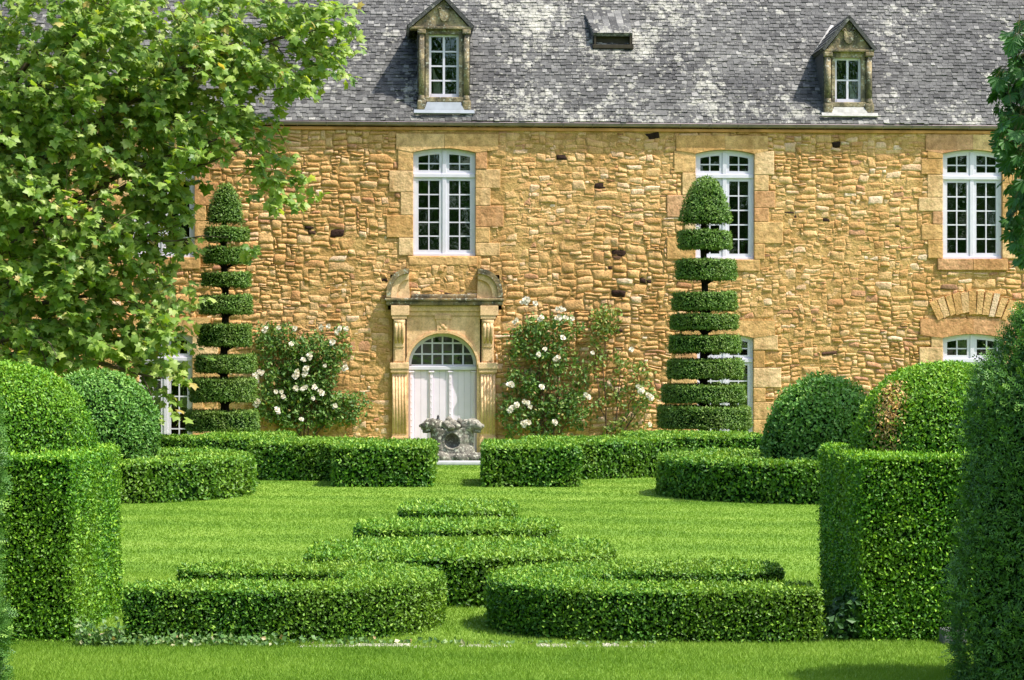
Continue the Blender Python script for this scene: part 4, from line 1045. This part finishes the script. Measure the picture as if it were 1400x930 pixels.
blobs = [(190, 290, 52, 40, .8, .8), (245, 205, 40, 30, .8, .9), (235, 268, 26, 34, .5, .7), (240, 440, 24, 26, .5, .8), (0, 150, 60, 130, 1.6, .8), (10, 330, 60, 90, 1.6, .8), (60, 60, 150, 110, 2.0, 1.0), (200, 50, 130, 85, 1.6, 1.0), (330, 35, 110, 55, 1.2, 1.0), (430, 25, 62, 38, .8, .9), (395, 92, 70, 30, .8, .9), (440, 70, 35, 25, .5, .8), (295, 120, 115, 52, 1.2, 1.0),
         (150, 165, 130, 75, 1.6, 1.0), (50, 200, 115, 90, 2., 1.0), (325, 178, 75, 26, .9, .95), (385, 218, 45, 18, .6, .8), (396, 262, 40, 14, .5, .85), (372, 242, 26, 12, .4, .7), (215, 235, 48, 34, 1.0, .8), (60, 300, 115, 80, 2., 1.0), (130, 335, 70, 55, 1.2, 1.0),
         (343, 330, 10, 20, .3, .7), (225, 330, 40, 24, .6, .8), (185, 390, 62, 24, .8, 1.0), (240, 400, 36, 14, .4, .7), (70, 415, 110, 60, 1.6, 1.1), (150, 445, 85, 42, 1.1, 1.0), (200, 470, 52, 22, .7, .95), (225, 512, 34, 20, .5, .85), (238, 548, 18, 16, .3, .8), (60, 475, 90, 40, 1.4, 1.0), (190, 520, 40, 18, .6, .8),
         (-120, 250, 110, 260, 2.5, .35), (120, -110, 260, 90, 2.8, .30), (-120, -80, 160, 120, 2.5, .3), (380, -60, 90, 40, 1.5, .45), (50, -290, 240, 110, 3, .18)]
P, D, Nn, L = sprays(blobs, TD, M['plane'], tw, 17, .155, rg3, 2.3)
pl = MB(); lobed(pl, P, D, Nn, L); print('plane leaves', len(P))
inv = np.array([tx, ty, 0])
for m_ in (pl, tw): m_.v = [v-inv for v in m_.v]

def join(a, b):                                      # twigs stay inside the crown's mesh as its second material
    o = a.n; a.v += b.v; a.f += [f+o for f in b.f]; a.sz += b.sz; a.m += [m+1 for m in b.m]; a.r += b.r; a.sm += b.sm; a.n += b.n
join(pl, tw); pl.build('crown', [M['plane'], M['twig']], ptree)
tk = MB(); tk.tube([(0, 0, 0), (.05, 0, 1.2), (.0, .1, 3.), (.25, 0, 5.), (.3, .1, 7.5), (.1, 0, 10.5)], [.42, .34, .30, .25, .18, .06], 12)
trk = tk.build('trunk', M['bark'], ptree)
for (bx, by, dz, z0) in ((320, 60, -.6, 4.6), (430, 40, -.4, 5.6), (300, 190, -.5, 3.8), (330, 205, -.3, 3.8), (170, 400, -.6, 2.4), (230, 520, -.4, 2.0), (80, 300, -1.2, 3.2), (100, 60, 1., 5.), (60, 460, -1., 1.9), (240, 330, -.3, 2.9), (150, 0, -.7, 5.2), (135, -20, .2, 5.8)):
    tk = MB(); e = W(bx, by, TD+dz)-inv; s0 = np.array([.15 if z0 > 4 else .05, 0, z0]); mid = (s0+e)/2+np.array([0, 0, .35])
    q = [s0*(1-f)**2+2*mid*f*(1-f)+e*f*f for f in np.linspace(0, 1, 9)]; wob = [np.array([rg3.gauss(0, .04), rg3.gauss(0, .04), rg3.gauss(0, .04)]) for _ in q]
    q = [a+b for a, b in zip(q, wob)]; tk.tube(q, list(np.linspace(.085, .012, 9)), 7)
    for _ in range(7):
        i = rg3.randint(3, 8); v = q[i]; e2 = v+np.array([rg3.gauss(.3, .5), rg3.gauss(-.1, .4), rg3.gauss(-.15, .35)])
        tk.tube([v, (v+e2)/2+np.array([0, 0, .06]), e2], [.018, .012, .005], 5)
    tk.build('limb', M['bark'], trk)

# chestnut at the right edge: drooping fans of five to seven leaflets
CD = 30.
qx, qy, _ = W(1560, 490, CD+.4); ctree = empty('chestnut_tree', (qx, qy, 0), 'dark horse chestnut branch drooping in from the right edge before the facade', 'tree')
cv = MB(); ctw = MB(); inv = np.array([qx, qy, 0]); rg4 = random.Random(8)
cb = [(1400, 60, 22, 36, .5, 60), (1392, 120, 34, 40, .5, 85), (1388, 185, 26, 36, .5, 70), (1394, 235, 24, 40, .5, 60), (1396, 300, 16, 40, .4, 46), (1400, 335, 10, 24, .4, 18), (1450, 150, 60, 160, 1.2, 260), (1455, 270, 45, 60, 1., 90), (1540, 100, 120, 220, 2., 300), (1500, -120, 150, 80, 2, 130)]
for (bx, by, rx, ry, ds, n) in cb:
    for _ in range(n):
        a = rg4.uniform(0, 6.28); rr = math.sqrt(rg4.random()); p = W(bx+rx*rr*math.cos(a), by+ry*rr*math.sin(a), CD+rg4.uniform(-ds, ds))
        ax = np.array([rg4.gauss(-.35, .4), rg4.gauss(-.3, .4), rg4.gauss(-.75, .3)]); ax /= np.linalg.norm(ax)
        u_ = np.cross(ax, [rg4.gauss(0, 1), rg4.gauss(0, 1), rg4.gauss(0, 1)]); u_ /= np.linalg.norm(u_); v_ = np.cross(ax, u_)
        L = rg4.uniform(.13, .22); rn = min(1, max(0, rg4.gauss(.4, .25)))
        for k in range(6):
            an = (k-2.5)*.5; dd = ax*math.cos(an)+u_*math.sin(an)-np.array([0, 0, .15]); dd /= np.linalg.norm(dd); LL_ = L*(1-.10*abs(k-2.5)); sd_ = np.cross(v_, dd)
            q = p+dd*.01
            cv.add([q, q+dd*LL_*.35+sd_*LL_*.10, q+dd*LL_*.72+sd_*LL_*.17, q+dd*LL_-v_*.02, q+dd*LL_*.72-sd_*LL_*.17, q+dd*LL_*.35-sd_*LL_*.10], [(0, 1, 2, 3), (0, 3, 4, 5)], 0, rn)
        ctw.tube([p, p-ax*.12+np.array([.04, 0, .06])], [.004, .005], 4, cap=False)
for m_ in (cv, ctw): m_.v = [v-inv for v in m_.v]
join(cv, ctw); cv.build('crown', [M['chestnut'], M['twig']], ctree)
tk = MB(); tk.tube([(0, 0, 0), (.05, 0, 2), (0, .1, 4), (.1, 0, 6.5), (0, 0, 8.5)], [.26, .2, .17, .11, .03], 10); trk = tk.build('trunk', M['bark'], ctree)
for (bx, by, z0) in ((1400, 60, 5.5), (1395, 150, 4.8), (1398, 250, 4.2), (1402, 350, 3.6), (1450, 60, 5.6), (1600, 40, 5.5), (1650, 150, 5)):
    tk = MB(); e = W(bx, by, CD)-inv; s0 = np.array([0, 0, z0]); mid = (s0+e)/2+np.array([0, 0, .5]); tk.tube([s0*(1-f)**2+2*mid*f*(1-f)+e*f*f for f in np.linspace(0, 1, 8)], list(np.linspace(.06, .01, 8)), 6); tk.build('limb', M['bark'], trk)

# far woodland on the other side of the garden: its dark green is what the window panes mirror
wd_ = MB()
for k in range(26):
    cx_ = -62+k*5.0+RNG.normal(0, 1); cy_ = -42+RNG.normal(0, 2.5); h_ = RNG.uniform(25, 31)
    P = RNG.normal(size=(700, 3)); P = unit(P)*RNG.uniform(.75, 1.0, 700)[:, None]; Nw = unit(P)
    P = np.array([cx_, cy_, h_*.52])+P*np.array([4.2, 4., h_*.5]); P = P[P[:, 2] > .2]; leaves(wd_, P, Nw[:len(P)], 1.3, .8, jit=.7)
tag(wd_.build('woodland', leaf_mat('woodland_leaf', [(0, (.12, .26, .05)), (1, (.26, .42, .11))])), 'dark green woodland across the garden, mirrored in the window panes', 'woodland', kind='stuff')

# ------------------------------------------------------------------ climbing roses
def rose(px0, blobs, blooms, label, lm, stems, seed):
    rg5 = random.Random(seed); n_mul = {1: 1.7, 2: 1.0, 3: 1.3}[seed]; b0 = fworld(px0, 620, .30); root = empty('climbing_rose', (b0[0], b0[1], 0), label, 'rose', 'white climbing roses')
    inv = np.array([b0[0], b0[1], 0]); PP = []
    for (bx, by, rx, ry, n) in blobs:
        for _ in range(max(2, int(n*n_mul/8))):                            # leaf clusters, leaving gaps
            a = rg5.uniform(0, 6.28); rr = math.sqrt(rg5.random()); c = (bx+rx*rr*math.cos(a), by+ry*rr*math.sin(a)); off = rg5.uniform(.06, .40)
            cp = fworld(*c, off)
            for _ in range(9): PP.append(cp+np.array([rg5.gauss(0, .07), rg5.gauss(0, .05), rg5.gauss(0, .06)]))
    P = np.array(PP)-inv; f = MB(); n_ = np.tile(np.array([.15, -.7, .5]), (len(P), 1)); leaves(f, P, n_, .088, .55, jit=.8, out=.7)
    f.build('foliage', lm, root)
    s = MB()
    for (x1, y1) in stems:
        e = fworld(x1, y1, .12)-inv; st = np.array([rg5.uniform(-.1, .1), 0, 0]); mid = (st*.6+e*.4)+np.array([rg5.gauss(0, .15), -.05, .2])
        pts = [st*(1-f_)**2+2*mid*f_*(1-f_)+e*f_*f_+np.array([rg5.gauss(0, .02), rg5.gauss(0, .015), 0]) for f_ in np.linspace(0, 1, 10)]
        s.tube(pts, list(np.linspace(.02, .006, 10)), 6)
    s.build('stem', plain('rose_stem', (.09, .055, .03), .85, .1, .3), root)
    for (bx, by, rpx) in blooms:
        m = MB(); r = rpx/65*1.0; cpt = fworld(bx, by, .46)-inv
        ax = np.array([rg5.gauss(.1, .3), -1, rg5.gauss(.35, .25)]); ax /= np.linalg.norm(ax); u_ = np.cross(ax, [0, 0, 1]); u_ /= np.linalg.norm(u_); v_ = np.cross(u_, ax)
        for ringk, (nr_, rad, lift) in enumerate(((7, 1., .15), (6, .72, .45), (5, .42, .7))):       # cupped petals in three rings
            for k in range(nr_):
                an = 6.283*k/nr_+ringk*.5+rg5.gauss(0, .12); dd = u_*math.cos(an)+v_*math.sin(an); tt = -u_*math.sin(an)+v_*math.cos(an)
                R_ = r*rad*rg5.uniform(.85, 1.15)
                pts = [cpt, cpt+dd*R_*.6+tt*R_*.42+ax*r*lift*.6, cpt+dd*R_+tt*R_*.22+ax*r*lift, cpt+dd*R_-tt*R_*.22+ax*r*lift*1.05, cpt+dd*R_*.6-tt*R_*.42+ax*r*lift*.6]
                m.add(pts, [(0, 1, 2), (0, 2, 3), (0, 3, 4)], 0, rg5.random(), True)
        m.build('bloom', M['petal'], root)
def cluster(rg, spots):
    out = []
    for (x, y, n, s) in spots:
        for _ in range(n): out.append((x+rg.gauss(0, s), y+rg.gauss(0, s*.7), rg.uniform(3.0, 4.6)))
    return out
rgb = random.Random(2)
rose(415, [(380, 480, 26, 36, 620), (380, 545, 30, 40, 800), (430, 500, 28, 44, 900), (425, 555, 45, 34, 1000), (462, 480, 14, 32, 220), (465, 560, 28, 22, 420), (490, 545, 16, 8, 70), (365, 460, 16, 16, 120)],
     cluster(rgb, [(357, 450, 2, 3), (404, 450, 1, 2), (384, 450, 1, 3), (442, 447, 2, 3), (468, 449, 4, 5), (416, 490, 3, 5), (412, 507, 6, 5), (355, 512, 5, 5), (425, 532, 7, 9), (385, 537, 3, 4), (378, 560, 2, 4), (470, 503, 2, 3), (455, 468, 1, 2), (412, 573, 1, 2), (447, 502, 1, 2), (458, 555, 1, 2), (352, 553, 3, 3), (398, 470, 1, 2)]),
     'bushy white climbing rose left of the doorway, full of cream blooms', M['rose_leaf'], [(360, 460), (385, 455), (420, 470), (445, 455), (467, 450), (490, 545), (400, 520)], 1)
rose(745, [(735, 465, 36, 26, 620), (715, 460, 20, 14, 110), (770, 450, 26, 18, 260), (760, 490, 30, 18, 250), (725, 490, 28, 8, 160), (712, 525, 22, 22, 300), (765, 530, 40, 34, 700), (750, 570, 48, 24, 850), (700, 570, 14, 32, 260), (790, 560, 28, 26, 330), (690, 550, 8, 18, 70), (740, 440, 20, 8, 60)],
     cluster(rgb, [(718, 411, 4, 5), (731, 414, 3, 4), (738, 434, 2, 3), (705, 440, 2, 2), (767, 423, 4, 4), (766, 436, 3, 4), (778, 434, 2, 3), (774, 462, 1, 2), (739, 477, 2, 4), (761, 489, 2, 2), (698, 526, 3, 3), (720, 549, 2, 2), (724, 556, 1, 2), (705, 555, 2, 2), (699, 560, 2, 2), (717, 579, 4, 3), (804, 544, 2, 3), (757, 577, 2, 3), (807, 483, 1, 2), (741, 528, 1, 2)]),
     'sprawling white climbing rose right of the doorway', M['rose_leaf'], [(735, 440), (770, 430), (705, 530), (800, 545), (765, 500), (718, 420), (760, 470), (695, 560)], 2)
rose(835, [(828, 440, 20, 20, 260), (820, 470, 14, 24, 90), (850, 493, 10, 12, 60), (875, 505, 14, 8, 70), (835, 530, 16, 24, 80), (865, 545, 26, 22, 160), (880, 540, 18, 18, 90), (860, 580, 32, 14, 120), (812, 500, 12, 14, 60), (835, 590, 20, 10, 60)],
     cluster(rgb, [(887, 542, 3, 3), (878, 535, 2, 2), (860, 478, 1, 2), (871, 527, 1, 2), (890, 581, 1, 1)]),
     'thin straggling climbing rose of pale leaves left of the right tiered topiary', M['rose_pale'], [(828, 430), (850, 490), (875, 500), (885, 540), (835, 520), (815, 470), (866, 560)], 3)

# ------------------------------------------------------------------ carved stone fountain before the door
FD = 41.0; fs = FD/F
fx = (618-CX)*fs; fount = empty('stone_fountain', (fx, FD, 0), 'weathered grey stone fountain block with worn beast heads before the white door', 'fountain')
fb = MB(); ns, nzv = 45, 36
HB_ = .66
def outline(f): return .52-.12*math.sin(min(1, f*1.6)*math.pi/2)+.02*f+.06*math.exp(-(f/.10)**2)
Vf, Vb = [], []
for j in range(nzv+1):
    f = j/nzv; z = f*HB_
    for i in range(ns+1):
        s = -1+2*i/ns; x = s*outline(f); y = -.30*(1-abs(s)**5*.6)*(1-.25*f)
        rd = math.hypot(x-.0, z-.43)
        if rd < .145: y += .20*math.sqrt(max(0, 1-(rd/.145)**2))**.5
        elif rd < .175: y -= .015
        if z < .16: y -= .06
        Vf.append((x, y, z)); Vb.append((x, .25, z))
Vf = np.array(Vf); Vb = np.array(Vb); k = ns+1
dis = .020*nz(Vf, 9, 21)+.012*nz(Vf, 25, 22); Vf[:, 1] += dis; Vf[:, 0] += .012*nz(Vf, 12, 23); Vf[:, 2] += .014*nz(Vf, 10, 24)*(Vf[:, 2] > .1)
q = [(j*k+i, j*k+i+1, (j+1)*k+i+1, (j+1)*k+i) for j in range(nzv) for i in range(ns)]; nv = len(Vf)
q2 = [tuple(nv+a for a in f[::-1]) for f in q]
rim = [(j*k, (j+1)*k, nv+(j+1)*k, nv+j*k) for j in range(nzv)]+[(j*k+ns, nv+j*k+ns, nv+(j+1)*k+ns, (j+1)*k+ns) for j in range(nzv)]+[(nzv*k+i, nzv*k+i+1, nv+nzv*k+i+1, nv+nzv*k+i) for i in range(ns)]
fb.add(np.concatenate([Vf, Vb]), q+q2+rim, 0, .5, True)
fb.build('carved_block', M['statue'], fount)
def lump(m, c, r, sc=(1, 1, 1), seed=0, amp=.18):
    bm = bmesh.new(); bmesh.ops.create_icosphere(bm, subdivisions=3, radius=1)
    V = np.array([v.co[:] for v in bm.verts]); d = 1+amp*nz(V*1.0+seed, 2.6, 40+seed % 5)+amp*.4*nz(V+seed, 7, 46)
    for v, dd in zip(bm.verts, d): v.co = Vector((c[0]+v.co.x*r*sc[0]*dd, c[1]+v.co.y*r*sc[1]*dd, c[2]+v.co.z*r*sc[2]*dd))
    m.bm(bm, 0, .5, True)
for s, nm in ((-1, 'left'), (1, 'right')):           # a dog-like head turned outwards each side
    h = MB(); z0 = .70
    h.tube([(s*.20, -.05, z0-.10), (s*.30, -.10, z0-.01), (s*.40, -.14, z0+.04), (s*.47, -.16, z0+.03), (s*.54, -.18, z0-.005), (s*.585, -.185, z0-.01)], [.14, .14, .125, .10, .075, .05], 12)
    h.tube([(s*.42, -.15, z0-.06), (s*.50, -.17, z0-.085), (s*.555, -.18, z0-.095)], [.06, .045, .03], 8)
    lump(h, (s*.43, -.14, z0+.07), .09, (1.1, 1, .8), 3); lump(h, (s*.36, -.22, z0+.05), .055, (1, .6, 1.5), 5); lump(h, (s*.585, -.19, z0+.01), .035, seed=2); lump(h, (s*.47, -.235, z0+.055), .028, seed=4)
    lump(h, (s*.27, -.12, z0+.03), .12, (1, .9, .9), 8)
    h.build('beast_head', M['statue'], fount)
h = MB()                                              # middle head, nearly shapeless mane and muzzle
lump(h, (0, -.12, 0.74), .15, (1.2, .9, 0.66), 11, .25); lump(h, (.09, -.20, 0.71), .08, seed=12); lump(h, (-.10, -.19, 0.72), .085, seed=13); lump(h, (.0, -.27, 0.68), .07, (1.2, 1, .8), 14); lump(h, (.14, -.1, 0.78), .07, seed=15); lump(h, (-.05, -.12, 0.82), .07, seed=16)
h.build('beast_head', M['statue'], fount)
h = MB()
for (x, z, r, sd) in ((-.45, .10, .13, 1), (.45, .10, .13, 2), (-.2, .08, .15, 3), (.15, .09, .14, 4), (.56, .12, .10, 5)): lump(h, (x, -.30, z), r, (1.3, .7, .9), 20+sd)
h.build('rough_foot', M['statue'], fount)
ir = MB(); ir.lathe([(.01, 0), (.035, .0), (.02, .05), (.055, .09), (.06, .14), (.035, .20), (.02, .22), (.025, .24), (.005, .28)], (0, 0, .0), 12); 
iro = ir.build('finial', M['iron'], fount); iro.location = ((599-618)*fs, -.02, .64)
st = MB(); a = W(588, 633, 40.6); b = W(661, 630, 40.9)
st.box(a[0]-.05, b[0]+.05, 39.95, 40.25, .0, .075, bev=.02); tag(st.build('edging_strip', plain('white_kerb', (.5, .49, .5), .6, .3, .1), None, ((a[0]+b[0])/2, 40.1, 0)), 'white strip edging the lawn in front of the stone fountain', 'edging')

# ------------------------------------------------------------------ small things at the front
ed = MB(); x = (380-CX)*14.82/F
k = 0
while x < (890-CX)*14.82/F:
    l = RNG.uniform(.10, .28)
    ed.box(x, x+l, 14.80+RNG.normal(0, .006), 14.93, -.02, .002+RNG.normal(0, .006), rnd=RNG.random(), bev=.01)
    x += l
tag(ed.build('stone_edging', M['edging'], None, (-.3, 14.85, 0)), 'thin pale stone edging between the front lawn and the hooked hedges', 'edging')
gs_ = MB(); a = W(1303, 880, 14.95); gs_.box(a[0]-.08, a[0]+.09, 14.9, 15.05, 0, .11, bev=.015); tag(gs_.build('stone_block', plain('grey_stone', (.13, .13, .13), .8, .2, .2), None, (a[0], 14.97, 0)), 'small grey stone block at the foot of the right clipped block', 'stone')
iv = MB(); rg6 = np.random.default_rng(4)
def ivy(px0, px1, d0, d1, n, h, L):
    d = rg6.uniform(d0, d1, n); px = rg6.uniform(px0, px1, n); P = np.stack([(px-CX)*d/F, d, rg6.beta(1.2, 2.6, n)*h+.01], 1)
    leaves(iv, P, np.tile([0, -.35, .6], (n, 1)), L, .8, jit=.7, out=.6)
ivy(105, 390, 14.78, 14.98, 620, .09, .036); ivy(105, 170, 14.8, 15.05, 220, .2, .042); ivy(390, 640, 14.84, 14.97, 130, .05, .04); ivy(640, 900, 14.84, 14.95, 90, .03, .03)
tag(iv.build('ground_cover', M['ivy'], None, (-1.8, 14.9, 0)), 'straggling low ivy along the foot of the front left hedge', 'ground cover', kind='stuff')
iv = MB(); n = 700; an = rg6.random(n); x = 2.45-.42*rg6.beta(1, 2.2, n); hh = .33*(1-(2.45-x)/.42)**1.2
P = np.stack([x, 15.05+rg6.uniform(0, .5, n), rg6.random(n)*hh+.02], 1); leaves(iv, P, np.tile([-.5, -.5, .4], (n, 1)), .06, .6, jit=.6)
tag(iv.build('ivy_clump', leaf_mat('ivy_leaf', [(0, (.02, .07, .015)), (1, (.06, .15, .03))]), None, (2.3, 15.2, 0)), 'dark ivy clump creeping at the left foot of the right clipped block', 'ivy')

# ------------------------------------------------------------------ grass
gr = MB()
def grass(d0, d1, per, h, wd):
    xm0, xm1 = .262*d0, .262*d1; area = (xm0+xm1)*(d1-d0); n = int(area*per)
    d = np.sqrt(RNG.uniform(d0*d0, d1*d1, n)); x = RNG.uniform(-.262, .262, n)*d
    a = RNG.uniform(0, 6.283, n); w_ = wd*RNG.uniform(.7, 1.3, n); H = h*RNG.uniform(.5, 1.3, n); b = np.stack([x, d, np.zeros(n)], 1)
    t = np.stack([np.cos(a), np.sin(a)*.3, np.zeros(n)], 1)*w_[:, None]/2
    lean = np.stack([RNG.normal(0, .45, n), RNG.normal(0, .45, n), np.ones(n)], 1)*H[:, None]
    V = np.stack([b-t, b+t, b+lean], 1).reshape(-1, 3); gr.add(V, np.arange(n*3).reshape(n, 3), 0, RNG.random(n))
grass(12.4, 15.2, 9000, .026, .006); grass(15.2, 20, 3000, .026, .009); grass(20, 30, 1400, .020, .013); grass(30, 42, 700, .018, .02)
tag(gr.build('grass', M['blade']), 'short mown bright green grass of the lawn', 'grass', kind='stuff')
